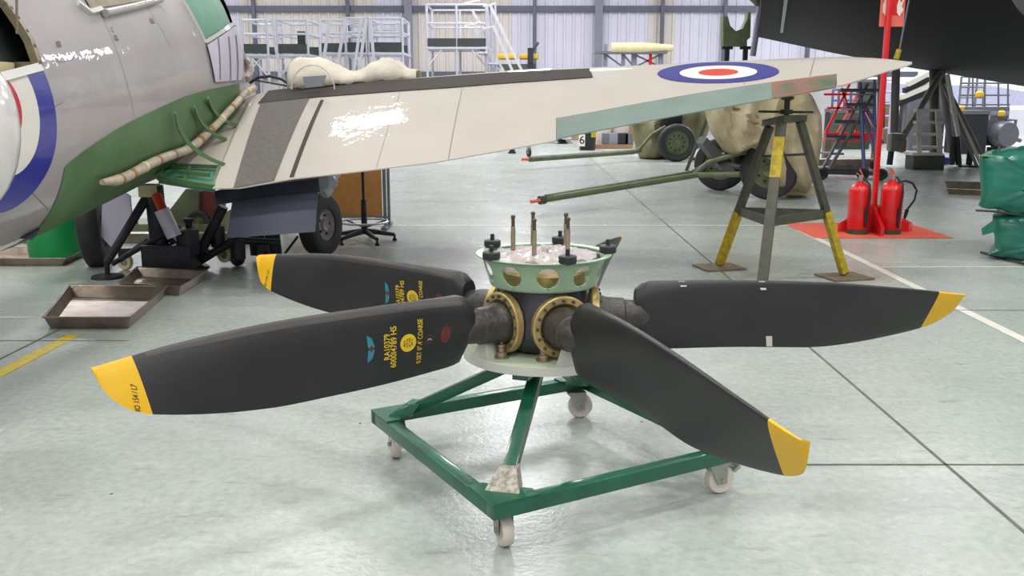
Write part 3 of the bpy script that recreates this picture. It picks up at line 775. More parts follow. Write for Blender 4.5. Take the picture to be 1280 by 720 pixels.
# green primed root area
topc = [(80, 209), (100, 192), (120, 178), (145, 162), (170, 148), (200, 134), (230, 121), (260, 112), (299, 104)]
T_ = [find_fus(*q) for q in topc]; G = []
for i in range(33):
    t = i/32*(len(T_)-1); k = min(int(t), len(T_)-2); f_ = t-k; y = T_[k][0]*(1-f_)+T_[k+1][0]*f_; th = T_[k][1]*(1-f_)+T_[k+1][1]*f_
    G.append([fus(y, th+(-1.75-th)*j/14, .004) for j in range(15)])
obj('root_fairing_area', MB().grid(G), 'primer', fu, sharp=60, label='green primed skin where the root fairing is off')
# seams and rivet lines
for a_, b_ in (((126, 18), (160, 110)), ((160, 110), (168, 147)), ((182, 6), (214, 60)), ((200, 5), (206, 16)), ((0, 172), (78, 128)), ((256, 60), (266, 100))):
    fstrip([find_fus(*a_), find_fus(*b_)], .004, 'line', 'panel_seam', .003)
fstrip([find_fus(19, 222), find_fus(60, 262)][0:2], .004, 'line', 'panel_seam', .003)
ap = [find_fus(*q) for q in ((70, 70), (72, 78), (90, 75), (95, 66))]
fstrip(ap, .004, 'line', 'access_panel', .004)
for px, py, txt in ((73, 56, 'XIX'), (140, 38, 'C'), (145, 48, 'OIL'), (190, 27, 'FUEL')):
    c = find_fus(px, py); vs, fs = text_geo(txt, .035); m = MB()
    m.add([fus(c[0]+v.x, c[1]+v.y/.65, .004) for v in vs], fs); obj('stencil', m, 'lred' if txt == 'FUEL' else 'lblack', fu, smooth=False)
# hood rail and camera bay at the top
for a_, b_, m_, r_ in (((96, 4), (112, 16), 'rim', .02), ((112, 16), (126, 12), 'rim', .015)):
    fstrip([find_fus(*a_), find_fus(*b_)], r_*2, m_, 'hood_rail', .02, .01)
fpatch('hood_glass', [(112, 12), (196, -2), (190, -12), (100, -10)], 'tan', .01)
c1, c2 = find_fus(127, 20), find_fus(197, 3); obj('hood_tube', MB().tube([fus(*c1, .03), fus((c1[0]+c2[0])/2, (c1[1]+c2[1])/2, .03), fus(*c2, .03)], .024, 14), 'alloy', fu, label='grey tubular fairing above the fuselage side')
# lagged duct along the root
pp = [(118, 223, 6.2), (135, 221, 6.3), (150, 216, 6.4), (165, 208, 6.55), (182, 199, 6.7), (200, 192, 6.85), (225, 184, 7.1), (238, 176, 7.3), (250, 165, 7.5), (265, 152, 7.8), (278, 138, 8.1), (290, 126, 8.4), (305, 117, 8.7), (318, 110, 8.9)]
def push(px, py, Y):
    u, v = find_fus(px, py); p = fus(u, v, .05); return p
pts = [push(*q) if q[0] < 292 else at(*q) for q in pp]
du = obj('duct', MB().tube(pts, [.018]+[.034]*8+[.03]*5, 14), 'duct', air, label='beige lagged duct along the wing root')
for k in range(1, len(pts)-1):
    a_, b_ = pts[k], pts[k+1]
    d = (b_-a_).normalized(); c = a_.lerp(b_, .3); obj('duct_band', MB().tube([c, c+d*.035], .037 if k < 9 else .033, 14), 'band' if k % 3 else 'cream', du)
for a3 in (((219, 141), (222, 168), (240, 193), (281, 206), 7.35), ((243, 133), (247, 152), (262, 168), (283, 175), 7.8), ((260, 122), (264, 138), (274, 150), (296, 157), 8.2)):
    P = []; ya = find_fus(*a3[0])[0]-.1; yb = wing_pt(*find_wing(*a3[3])).y-.02; print('RIB', ya, yb)
    for k in range(15):
        t = k/14; x_ = (1-t)**3*a3[0][0]+3*(1-t)**2*t*a3[1][0]+3*(1-t)*t*t*a3[2][0]+t**3*a3[3][0]; y_ = (1-t)**3*a3[0][1]+3*(1-t)**2*t*a3[1][1]+3*(1-t)*t*t*a3[2][1]+t**3*a3[3][1]
        P.append(at(x_, y_, ya*(1-t)+yb*t))
    m = MB()
    for a_, b_ in zip(P[:-1], P[1:]): m.bar(a_, b_, .012, .03)
    obj('fairing_rib', m, 'primer', air)
# undercarriage
def tyre(parent, c, axis, R_, w_, rimr, mt='rubber', mr='olive', holes=0, name='wheel'):
    c = Vector(c); axis = Vector(axis).normalized(); k = w_/2
    prof = [(rimr, -k*.7), (rimr+.01, -k*.9), (R_*.86, -k), (R_*.95, -k*.85), (R_, -k*.5), (R_, k*.5), (R_*.95, k*.85), (R_*.86, k), (rimr+.01, k*.9), (rimr, k*.7)]
    o = obj(name, MB().lathe(prof, c, axis, 36, close=True), mt, parent)
    h = obj('rim', MB().lathe([(0, -k*.45), (rimr*.35, -k*.7), (rimr*.4, -k*.4), (rimr*.8, -k*.3), (rimr, -k*.75), (rimr, k*.75), (rimr*.8, k*.3), (rimr*.4, k*.4), (rimr*.35, k*.7), (0, k*.45)], c, axis, 30), mr, o)
    if holes:
        q = Vector((0, 0, 1)).rotation_difference(axis)
        for s_ in (-1, 1):
            if s_*axis.y > .3: continue
            for j in range(holes):
                b = 2*PI*j/holes; obj('rim_hole', MB().lathe([(rimr*.09, 0), (rimr*.09, .012)], c+q@Vector((rimr*.62*math.cos(b), rimr*.62*math.sin(b), s_*k*.38)), axis*s_, 10), 'black', o)
    return o
tyre(air, at(117, 291, 8.05), (1, .25, .1), .30, .17, .13)
dl = [at(128, 250, 7.95), at(150, 238, 7.95), at(162, 245, 7.95), at(164, 270, 7.9), at(150, 300, 7.85), at(138, 308, 7.85), at(126, 295, 7.85)]
obj('wheel_door', MB().prism(dl, (0, .03, 0)), 'lilac', air)
tyre(air, at(401, 281, 8.5), (1, -.35, .05), .285, .16, .14, mr='alloy', holes=5)
lg = at(140, 245, 8.1); obj('undercarriage_leg', MB().tube([at(150, 232, 8.1), at(134, 288, 8.0)], .03, 12), 'alloy', air)
obj('undercarriage_leg', MB().tube([at(388, 228, 8.2), at(388, 275, 8.35)], .032, 12), 'alloy', air)
# crumpled film round the wheel bay
G = []
for j in range(9):
    row = []
    for i in range(20):
        t = i/20*2*PI; x_ = 408+16*math.cos(t)*(1-.04*j*j*.35); row.append(at(x_+2*math.sin(j*2+i), 216+j*3.9, 7.9-.16*math.sin(t)*(1-.06*j)+.02*math.sin(3*t+j)))
    G.append(row)
mb = MB().grid(G, wrap=True); mb.f.append(tuple(8*20+k for k in range(20)))
obj('bay_film', mb, mat('milky_film', (190, 192, 210), .3, 0, .12, 12, .4, 14, alpha=.9), air, label='milky plastic film round the right wheel leg')
fb = [at(0, 286, 5.25), at(42, 300, 5.25), at(53, 276, 5.5), at(45, 274, 5.5)]
obj('scoop_flap', MB().prism([at(-20, 292, 5.2), at(40, 300, 5.2), at(53, 277, 5.5), at(20, 262, 5.6), at(-20, 270, 5.5)], (0, .05, .02)), 'flap', air, label='blue-grey flap under the rear fuselage')

# white shell at the left edge
P = at(-58, 168, 3.7)
ws = thing('radome', 'glossy white rounded shell at the left edge beside the fuselage roundel', 'shell', (P.x, P.y, 0))
m = MB(); prof = [(.232*math.sin(PI*k/20)**.85, -.33*math.cos(PI*k/20)) for k in range(21)]; prof[0] = (0, -.33); prof[-1] = (0, .33)
obj('shell', m.lathe(prof, (P.x, P.y, P.z), (.12, 0, 1), 40), 'gloss', ws)
obj('stand', MB().tube([(P.x-.25, P.y, 0), (P.x-.15, P.y, P.z-.05)], .03, 12).lathe([(.15, 0), (.15, .02)], (P.x-.25, P.y, 0), n=24), 'framegrey', ws)

# dust sheet lying on the wing
G = []; NX_, NY_ = 46, 12
tops = ([363, 366, 374, 390, 410, 428, 442, 455, 466, 478, 490, 500, 508, 522], [84, 80, 79, 78, 82, 92, 95, 92, 83, 80, 80, 84, 92, 98])
H = []
for i in range(NX_+1):
    px = 364+(522-364)*i/NX_; yt = smi(px, *tops); yb = 111-(px-364)*.088; row = []; r2 = []
    Yc = 8.85
    for j in range(NY_+1):
        t = j/NY_*PI; P0 = at(px, yb, Yc); P1 = at(px, yt, Yc); hgt = max(.03, P1.z-P0.z)
        row.append(Vector((P0.x, Yc+.12-.28*math.cos(t), P0.z-.0+(hgt+.05)*math.sin(t)**.7+.008*math.sin(i*.8+j)+.005*math.sin(i*1.9-j*1.7))))
    G.append(row)
ds = obj('dust_sheet', MB().grid(G), 'cloth', None, sharp=70)
ds.modifiers.new('thickness', 'SOLIDIFY').thickness = .01
tag(ds, 'crumpled cream dust sheet lying along the leading edge of the grey wing', 'dust sheet')
cu = thing('windscreen', 'clear perspex panel with grey tint under the end of the cream dust sheet', 'screen', tuple(at(385, 104, 8.5)))
m = MB(); c = at(392, 106, 8.55); m.add([c+Vector((-.02, 0, -.05))]+[c+Vector((.19*math.cos(PI*k/14), -.03, .21*math.sin(PI*k/14)-.04)) for k in range(15)], [(0, k+1, k+2) for k in range(14)])
m2 = MB().tube([c+Vector((.19*math.cos(PI*k/14), -.03, .21*math.sin(PI*k/14)-.04)) for k in range(15)], .006, 6)
obj('hoop', m2, 'rim', cu); q = [at(378, 96, 8.5), at(408, 94, 8.5), at(403, 108, 8.5), at(382, 110, 8.5)]; obj('pane', MB().prism(q, (0, .01, 0)), mat('grey_pane', (128, 132, 140), .15, 0, .05), cu)

# ================================================================== TRAYS, DRUM, JACK UNDER THE FUSELAGE
def tray(q, h_, label, name='drip_tray', group=None, inset=.04, lip=.012):
    c = sum(q, Vector())/4; t = thing(name, label, 'tray', (c.x, c.y, 0), group); cz = Vector((0, 0, 1))
    bot = [c+(p-c)*(1-inset*2.2) for p in q]; top = [p+cz*h_ for p in q]; tin = [c+(p-c)*(1-lip*1.6)+cz*h_ for p in q]; bi = [p+cz*.006 for p in [c+(p-c)*(1-inset*2.6) for p in q]]; outl = [c+(p-c)*(1+lip)+cz*h_ for p in q]; outl2 = [p-cz*.008 for p in outl]
    m = MB(); rings = [bot, top, outl2, outl, tin, bi]; vs = []
    for r_ in rings: vs += r_
    fs = [(3, 2, 1, 0)]+[(i*4+k, i*4+(k+1) % 4, (i+1)*4+(k+1) % 4, (i+1)*4+k) for i in range(5) for k in range(4)]+[(20, 21, 22, 23)]
    m.add(vs, fs); b = obj('pan', m, 'steel', t, bevel=.006)
    m = MB().tube([p for p in outl+[outl[0]]], .005, 6); m.v = m.v; obj('rolled_rim', m, 'steel', t); return t
tray([fl(56, 413), fl(164, 413), fl(210, 372), fl(88, 370)], .085, 'rectangular steel drip tray in the foreground at the end of the yellow line')
tray([fl(150, 366), fl(226, 371), fl(260, 350), fl(172, 345)], .075, 'steel drip tray behind the foreground tray, under the black jack')
tray([fl(-25, 333), fl(82, 333), fl(108, 320), fl(-20, 318)], .07, 'long shallow steel tray under the green bin')
P = fl(56, 328); dr = thing('waste_bin', 'bright green plastic bin standing on the long shallow tray', 'bin', (P.x, P.y+.25, .01))
obj('bin_body', MB().lathe([(.225, .01), (.235, .02), (.25, .42), (.25, .5), (.24, .5), (.235, .43), (.22, .03)], (P.x, P.y+.25, 0), n=36), 'bgreen', dr)
obj('bin_rim', MB().lathe([(.25, .47), (.262, .47), (.262, .505), (.25, .505)], (P.x, P.y+.25, 0), n=36, close=True), 'bgreen', dr)
# aircraft jack beneath the fuselage
P = fl(195, 338)
jk = thing('aircraft_jack', 'black tripod aircraft jack on pads with a silver ram under the green fuselage belly', 'jack', (P.x, P.y, 0))
apex = at(188, 236, 7.75)
for (px, py) in ((135, 347), (243, 335), (205, 322)):
    f_ = fl(px, py); obj('jack_leg', MB().tube([apex+Vector((0, 0, -.02)), f_+Vector((0, 0, .12))], [.04, .032], 12), 'navy', jk)
    pd = obj('jack_foot', MB().lathe([(.13, 0), (.12, .02), (.05, .03), (.02, .035), (.02, .14)], f_, n=22), 'navy', jk)
obj('jack_column', MB().tube([at(192, 232, 7.75), at(200, 310, 7.75)], .075, 16), 'navy', jk)
obj('jack_ram', MB().tube([at(202, 262, 7.55), at(218, 296, 7.55)], .06, 16), 'lilac', jk, label='pale cylinder beside the jack column')
obj('jack_ram', MB().tube([at(195, 243, 7.6), at(204, 264, 7.56)], .04, 14), 'rred', jk, label='red sleeve above the pale cylinder')
obj('jack_head', MB().box(at(187, 238, 7.72), (.14, .14, .1)), 'cream', jk, bevel=.01)
obj('jack_base', MB().box(at(215, 320, 7.75), (.4, .3, .22)).lathe([(.09, -.1), (.09, .1)], at(235, 302, 7.7), n=16), 'navy', jk, bevel=.01)
for a_, b_ in (((140, 330, 7.6), (205, 293, 7.7)), ((205, 293, 7.75), (243, 325, 7.75)), ((150, 325, 7.6), (185, 300, 7.75))):
    obj('jack_brace', MB().tube([at(*a_), at(*b_)], .022, 10), 'navy', jk)
# a second jack further right
P = fl(265, 332)
j2 = thing('tail_jack', 'black wheeled jack frame right of the fuselage jack, below the wing flap', 'jack', (P.x, P.y, 0))
for a_, b_, r_ in (((243, 330, 7.9), (279, 258, 7.9), .045), ((250, 326, 7.9), (290, 302, 7.9), .035), ((262, 318, 7.9), (240, 300, 7.9), .03), ((285, 300, 7.9), (350, 303, 8.1), .03)):
    obj('frame_tube', MB().tube([at(*a_), at(*b_)], r_, 12), 'navy', j2)
for px, py in ((272, 290), (237, 292), (297, 306)):
    obj('hydraulic_pot', MB().lathe([(.05, -.13), (.062, -.12), (.062, .05), (.03, .06), (.03, .10), (.045, .11), (.045, .13)], at(px, py, 7.95), n=16), 'navy', j2)
for px, py in ((281, 322), (297, 330), (157, 332), (199, 328), (330, 322)):
    c = at(px, py, 8.0 if px > 200 else 7.8); c.z = .07 if px != 281 else .1
    w_ = tyre(j2 if px > 200 else jk, c, (.35, 1, 0), .07, .045, .035, mt='cream' if px in (281, 157) else 'black', mr='zinc', name='castor_wheel')
    obj('castor_fork', MB().box(c+Vector((0, 0, .075)), (.09, .05, .08)), 'navy', j2 if px > 200 else jk)
for px in (320, 340):
    obj('frame_tube', MB().tube([at(px, 292, 8.3), at(px+3, 318, 8.3)], .07, 12), 'navy', j2)
obj('castor_fork', MB().tube([fl(356, 320)+Vector((0, 0, .02)), at(372, 296, 8.4)], .012, 8), 'navy', j2)
# green ground power box behind
P = fl(215, 300)
gb = thing('ground_equipment', 'olive green wheeled equipment cabinet behind the black jacks', 'cabinet', (P.x, P.y, 0))
obj('cabinet_body', MB().prism([at(205, 305, 10), at(248, 305, 10), at(248, 236, 10), at(232, 236, 10), at(212, 262, 10)], (0, .6, 0)), 'olive', gb, bevel=.01)
obj('chassis', MB().box(at(176, 290, 10.2), (2.0, .5, .24)), 'olive', gb, bevel=.01)
obj('red_reel', MB().lathe([(.16, -.05), (.16, .05)], at(262, 256, 10.1), (0, 1, 0), 24), 'lred', gb)
obj('engine_cover', MB().prism([at(248, 300, 10), at(282, 292, 10), at(288, 262, 10), at(248, 285, 10)], (0, .6, 0)), 'canvasdark', gb)
for px in (160, 250): tyre(gb, at(px, 305, 10)*1+Vector((0, 0, 0)), (0, 1, 0), .12, .08, .06)
gb2 = [o for o in bpy.data.objects if o.parent == gb and o.name.startswith('wheel')]
for o in gb2: o.location.z -= at(160, 305, 10).z-.12
lb = thing('rail', 'long grey steel beam lying on the floor behind the green bin', 'beam', tuple(fl(150, 312)))
obj('beam', MB().box(fl(165, 303)+Vector((0, 0, .05)), (2.3, .14, .1)), 'steel', lb, bevel=.006)

# ================================================================== BOARD AND STOOL
P = fl(452, 288); by = 10.4
bd = thing('display_board', 'brown pinboard in a grey metal frame on feet, behind the wing', 'board', (P.x, by, 0))
a_, b_ = at(412, 270, by), at(478, 270, by)
zt = at(450, 150, by).z
obj('panel', MB().box(((a_.x+b_.x)/2-.25, by, (a_.z+zt)/2), (b_.x-a_.x+.5, .03, zt-a_.z)), 'brown', bd, bevel=.004)
for x_, w_ in ((b_.x+.03, .035), (b_.x+.075, .03), (a_.x-.5, .035)):
    po = obj('frame_post', MB().box((x_, by, zt/2+.02), (w_, .05, zt)), 'framegrey', bd, bevel=.004)
for x_ in (b_.x+.05, a_.x-.5): obj('foot', MB().box((x_, by, .02), (.06, .55, .03)), 'framegrey', bd, bevel=.004)
obj('frame_rail', MB().box(((a_.x+b_.x)/2-.2, by-.02, a_.z-.01), (b_.x-a_.x+.55, .03, .02)), 'framegrey', bd)
P = fl(456, 302); st = thing('draughtsman_stool', 'tall swivel stool with chrome foot ring and black star base below the wing', 'stool', (P.x, P.y, 0)); px_, py_ = P.x, P.y
obj('column', MB().tube([(px_, py_, .08), (px_, py_, .42), (px_, py_, .43), (px_, py_, .92)], [.032, .026, .014, .014], 14), 'black', st)
obj('seat', MB().lathe([(.02, .9), (.17, .91), (.19, .93), (.19, .97), (.16, .99), (0, .995)], (px_, py_, 0), n=30), 'black', st)
obj('foot_ring', MB().tube([(px_+.235*math.cos(k*PI/16), py_+.235*math.sin(k*PI/16), .2) for k in range(33)], .011, 8), 'alu', st)
for k in range(3):
    a = 2*PI*k/3+.5; obj('ring_spoke', MB().tube([(px_, py_, .14), (px_+.23*math.cos(a), py_+.23*math.sin(a), .2)], .009, 8), 'black', st)
for k in range(5):
    a = 2*PI*k/5+.25; e = Vector((px_+.3*math.cos(a), py_+.3*math.sin(a), .06))
    lg = obj('base_arm', MB().tube([(px_, py_, .11), e.lerp(Vector((px_, py_, .115)), .5), e], [.03, .024, .018], 10), 'black', st)
    obj('glide', MB().lathe([(.022, -.06), (.022, -.04), (.012, -.03), (.012, 0)], e, n=10), 'black', lg)

# ================================================================== WING JACK STAND
P = Vector((2.13, 7.42, 0))
ws = thing('wing_stand', 'grey-green steel tripod stand with yellow bands holding up the grey wing tip', 'stand', (P.x, P.y, 0))
hd = at(983, 146, 7.42)
feet = [(fl(899, 335), .0, .30, 'l'), (fl(1055, 347), .7, .985, 'r'), (fl(951, 372), .15, .42, 'f')]
tops_ = [at(962, 158, 7.5), at(1000, 152, 7.35), at(977, 152, 7.25)]
for (f_, y0, y1, _), tpp in zip(feet, tops_):
    f_ = Vector((f_.x, f_.y, .03)); lg = obj('leg', MB().bar(f_, tpp, .075 if _ == 'f' else .062, .05), 'jack', ws, bevel=.003)
    if _ == 'l': q0, q1 = .02, .42
    elif _ == 'r': q0, q1 = .02, .42
    else: q0, q1 = .70, .92
    q0, q1 = {'l': (.01, .40), 'r': (.01, .42), 'f': (.66, .90)}[_]
    obj('yellow_band', MB().bar(f_.lerp(tpp, q0), f_.lerp(tpp, q1), .066 if _ != 'f' else .079, .054), 'jyel', lg, label='scuffed yellow painted band')
    obj('foot_plate', MB().box((f_.x, f_.y, .008), (.36, .30, .014), rot=.25), 'rust', ws, bevel=.003)
tr_ = [tuple(f_.lerp(t, .42)) for (f_, *_x), t in zip(feet, tops_)]
for i in range(3):
    obj('brace', MB().bar(Vector(tr_[i]), Vector(tr_[(i+1) % 3]), .02, .07), 'jack', ws, bevel=.002)
obj('head_plate', MB().prism([tops_[0]+Vector((-.05, .05, 0)), tops_[1]+Vector((.06, .02, 0)), tops_[2]+Vector((0, -.06, 0))], (0, 0, .05)), 'jack', ws, bevel=.004)
obj('jack_screw', MB().tube([hd+Vector((0, 0, -.05)), hd+Vector((0, 0, .12))], .022, 14).lathe([(.02, .12), (.05, .135), (.05, .155), (.0, .157)], hd, n=18), 'dkolive', ws)
obj('tommy_bar', MB().tube([hd+Vector((-.22, 0, .04)), hd+Vector((.2, -.02, .035))], .009, 8), 'dkolive', ws)
obj('jack_nut', MB().lathe([(.05, .02), (.05, .055)], hd, n=6), 'dkolive', ws)
obj('cross_tie', MB().tube([tops_[0].lerp(Vector(feet[0][0]), .2), tops_[1].lerp(Vector(feet[1][0]), .2)], .01, 8), 'dkolive', ws)

# ================================================================== COVERED TRAILERS
def trailer(wheel_px, wp2, Yw, R_, bar_px, cover, label, catlabel, far):
    P = fl(*wheel_px)
    t = thing('towed_trailer', label, 'trailer', (P.x, P.y, 0), 'covered two-wheeled trailers behind the wing')
    return t
# near one
P1 = fl(958, 249); R1 = .40
t1 = thing('towed_trailer', 'two-wheeled olive trailer under a big khaki canvas cover, right behind the wing stand', 'trailer', (P1.x, P1.y, 0))
ax1 = Vector((.93, .37, 0)).normalized(); axn = Vector((-.5, -1, 0)).normalized()
tyre(t1, (P1.x+.02, P1.y, R1), axn, R1, .22, .24, mr='olive', holes=8); far = Vector((P1.x, P1.y, R1))-axn*1.5+Vector((-1.0, -.2, 0))
tyre(t1, (P1.x-.38, P1.y+1.3, R1), axn, R1, .22, .24, mr='olive', holes=8)
E0 = fl(677, 244, .22); E0.z = .16; F0 = at(870, 219, 13.4); F1 = at(935, 205, 13.2)
obj('draw_tube', MB().tube([E0, F0, at(925, 218, 13.0)], .04, 12), 'olive', t1)
obj('draw_tube', MB().tube([E0+Vector((.05, .05, .03)), at(865, 216, 14.0), at(900, 195, 13.8), at(935, 188, 13.4), at(955, 182, 13.3)], .036, 12), 'olive', t1)
obj('draw_tube', MB().tube([at(868, 218, 13.5), at(885, 203, 13.4), at(930, 190, 13.2)], .034, 12), 'olive', t1)
obj('tow_pin', MB().tube([E0, E0+(E0-F0).normalized()*.17], .022, 10), 'pinkred', t1, label='pinkish tow pin')
obj('tow_collar', MB().tube([E0-(E0-F0).normalized()*.05, E0+(E0-F0).normalized()*.03], .055, 14), 'dkolive', t1)
obj('axle_beam', MB().tube([(P1.x, P1.y, R1), (P1.x-.38, P1.y+1.3, R1)], .05, 10), 'dkolive', t1)
bx_ = [at(884, 172, 13.6), at(905, 195, 13.4), at(920, 215, 13.2), at(905, 214, 13.3), at(878, 180, 13.6)]
obj('chassis_plate', MB().prism(bx_, (0, .5, 0)), 'black', t1)
# canvas cover: a draped dome with folds
def cover(parent, outline, Y0, Y1, m, name='canvas_cover', seedv=0, label=None):
    n = len(outline); rnd = random.Random(seedv); rings = []
    N_ = 64; out = []
    tot = [0]
    for i in range(n): tot.append(tot[-1]+math.dist(outline[i], outline[(i+1) % n]))
    for k in range(N_):
        s_ = tot[-1]*k/N_; i = max(j for j in range(n) if tot[j] <= s_); f_ = (s_-tot[i])/(tot[i+1]-tot[i]); a_, b_ = outline[i], outline[(i+1) % n]
        out.append((a_[0]+(b_[0]-a_[0])*f_, a_[1]+(b_[1]-a_[1])*f_))
    cx = sum(q[0] for q in out)/N_; cy = sum(q[1] for q in out)/N_
    for (Y, sc) in ((Y0, .02), (Y0, .12), (Y0, .24), (Y0, .35), (Y0, .47), (Y0+.01, .6), (Y0+.03, .7), (Y0+.06, .8), (Y0+.11, .88), (Y0+.18, .94), (Y0+.4, 1.), ((Y0+Y1)/2, 1.0), (Y1, .9), (Y1+.1, .3)):
        row = []
        for k, q in enumerate(out):
            X_, Y_ = cx+(q[0]-cx)*sc, cy+(q[1]-cy)*sc
            P_ = at(X_, Y_, Y+.10*math.sin(X_*.19+1.6*math.sin(Y_*.045)+seedv)+.02*math.sin(X_*.43+Y_*.11)+.012*math.sin(Y_*.3+X_*.1))
            row.append(P_)
        rings.append(row)
    mb = MB().grid(rings, wrap=True); mb.f.append(tuple(range(N_))); mb.f.append(tuple(13*N_+k for k in range(N_)))
    return obj(name, mb, m, parent, sharp=60, label=label)
cover(t1, [(880, 120), (925, 112), (990, 108), (1015, 118), (1027, 145), (1028, 175), (1022, 215), (1010, 240), (990, 243), (972, 235), (968, 205), (940, 185), (915, 196), (905, 190), (888, 165), (882, 145)], 13.0, 14.6, 'canvas', seedv=3, label='khaki canvas cover')
obj('cover_skirt', MB().box(at(995, 238, 13.5), (.5, .3, .12)), 'canvas', t1, bevel=.03)
# far one
P2 = fl(845, 202); R2 = .41
t2 = thing('towed_trailer', 'smaller-looking olive trailer with canvas cover and one wheel showing under the aileron', 'trailer', (P2.x, P2.y, 0))
tyre(t2, (P2.x, P2.y, R2), (-.1, -1, 0), R2, .24, .26, mr='olive', holes=10)
tyre(t2, (P2.x-.1, P2.y+1.5, R2), (-.1, -1, 0), R2, .24, .26, mr='olive', holes=10)
cover(t2, [(789, 150), (820, 143), (880, 120), (895, 120), (886, 165), (875, 186), (845, 192), (818, 200), (800, 200), (793, 180)], 21.5, 22.6, 'canvasdark', seedv=5, label='olive canvas cover')
E1 = fl(662, 199, .2)
obj('draw_tube', MB().tube([E1, at(790, 190, 21.0), at(800, 188, 21.2)], .055, 12), 'olive', t2)
obj('draw_tube', MB().tube([at(795, 191, 21.1), at(815, 168, 21.2), at(832, 158, 21.2)], .035, 10), 'olive', t2)
obj('tow_pin', MB().tube([E1, E1+Vector((-.16, 0, -.0))], .03, 8), 'pinkred', t2)
P = at(848, 135, 21.4)
obj('axle_beam', MB().tube([(P2.x, P2.y, R2), (P2.x-.1, P2.y+1.5, R2)], .06, 10), 'dkolive', t2)
obj('engine_block', MB().box(at(838, 148, 21.5), (.45, .5, .35)), 'black', t2, bevel=.04)
# leaning struts between the trailers
tg = thing('trestle', 'thin olive trestle legs between the two canvas-covered trailers', 'trestle', tuple(fl(870, 212)))
obj('leg', MB().tube([fl(858, 213), at(888, 138, 17.0)], .035, 8), 'dkolive', tg); obj('leg', MB().tube([fl(882, 212)+Vector((0, 0, .03)), at(893, 190, 17)], .03, 8), 'dkolive', tg)
obj('cross_bar', MB().tube([fl(862, 200)+Vector((0, 0, .03)), fl(888, 202)+Vector((0, 0, .03))], .03, 8), 'dkolive', tg)

# ================================================================== FIRE POINT
def extinguisher(x, y, r, h_, label, rot=0, hose=True, body='red'):
    t = thing('fire_extinguisher', label, 'fire extinguisher', (x, y, .0), 'red fire extinguishers at the fire point')
    c = Vector((x, y, 0))
    obj('cylinder', MB().lathe([(r*.9, .03), (r, .05), (r, h_*.80), (r*.93, h_*.86), (r*.7, h_*.92), (r*.3, h_*.955), (r*.26, h_)], c, n=32), body, t)
    obj('base_ring', MB().lathe([(r*.98, .003), (r*1.02, .003), (r*1.02, .055), (r*.9, .055)], c, n=32, close=True), 'dkolive', t)
    v = obj('valve', MB().lathe([(.02, h_-.01), (.026, h_+.01), (.026, h_+.045), (.012, h_+.055)], c, n=12), 'zinc', t)
    obj('handle', MB().bar(c+Vector((-.05, 0, h_+.075)), c+Vector((.03, 0, h_+.03)), .02, .008).bar(c+Vector((-.02, 0, h_+.115)), c+Vector((.02, 0, h_+.04)), .02, .008), 'pinkred', v)
    if hose:
        obj('hose', MB().tube([c+Vector((.02, -.02, h_+.03)), c+Vector((r*.6, -r*.7, h_*.93)), c+Vector((r*.55, -r*.98, h_*.75)), c+Vector((r*.35, -r*1.08, h_*.4)), c+Vector((r*.3, -r*1.08, .1))], .011, 8), 'black', t)
        obj('nozzle', MB().tube([c+Vector((r*.35, -r*1.1, h_*.4)), c+Vector((r*.32, -r*1.1, .28)), c+Vector((r*.3, -r*1.1, .08))], [.014, .02, .013], 10), 'black', t)
    return t
e1 = extinguisher(3.66, 9.93, .112, .56, 'left red fire extinguisher with black hose, left of the red pole')
e2 = extinguisher(4.0, 9.93, .115, .57, 'front right red fire extinguisher, just right of the red pole')
e3 = extinguisher(4.11, 10.25, .10, .55, 'rear red extinguisher with white label and looped hose sticking out right', hose=False)
obj('label_strip', MB().box((4.15, 10.15, .4), (.05, .012, .2)), 'rwhite', e3)
c = Vector((4.12, 10.2, .6))
hp = [at(1122, 228, 10.2), at(1132, 226, 10.2), at(1141, 229, 10.2), at(1146, 238, 10.2), at(1143, 250, 10.2), at(1134, 262, 10.2), at(1131, 272, 10.2), at(1129, 280, 10.2)]
obj('hose', MB().tube(hp, .012, 10), 'black', e3); obj('nozzle', MB().tube([hp[5], hp[6]], [.022, .016], 10), 'black', e3)
PX, PYY = 3.86, 10.05
fp = thing('fire_point_stand', 'tall red fire point pole with splayed red feet and a sign at the top', 'stand', (PX, PYY, 0))
obj('pole', MB().box((PX, PYY, 1.45), (.05, .05, 2.8)), 'red', fp, bevel=.004)
for a_, b_ in (((PX, PYY, .3), (PX-.02, PYY-.34, .03)), ((PX, PYY, .3), (PX-.34, PYY+.02, .03)), ((PX, PYY, .3), (PX+.42, PYY+.02, .03)), ((PX, PYY, .3), (PX, PYY+.35, .03))):
    obj('foot', MB().prism([Vector(a_)+Vector((-.03, -.03, 0)), Vector(b_)+Vector((-.03, -.03, .06)), Vector(b_)+Vector((-.03, -.03, -.03)), Vector((a_[0], a_[1], 0))+Vector((-.03, -.03, 0))], (.06, .06, 0)), 'red', fp)
sg = [at(1100.5, 33, 10.05), at(1131, 33, 10.05)]; zt = 2.75
sb = obj('sign_board', MB().box(((sg[0].x+sg[1].x)/2, PYY+.04, (sg[0].z+zt)/2), (sg[1].x-sg[0].x, .008, zt-sg[0].z)), 'pinkred', fp, label='pinkish red fire sign board')
obj('sign_panel', MB().box(((sg[0].x+sg[1].x)/2, PYY+.034, (sg[0].z+zt)/2+.05), (sg[1].x-sg[0].x-.05, .006, zt-sg[0].z-.13)), 'red', sb)
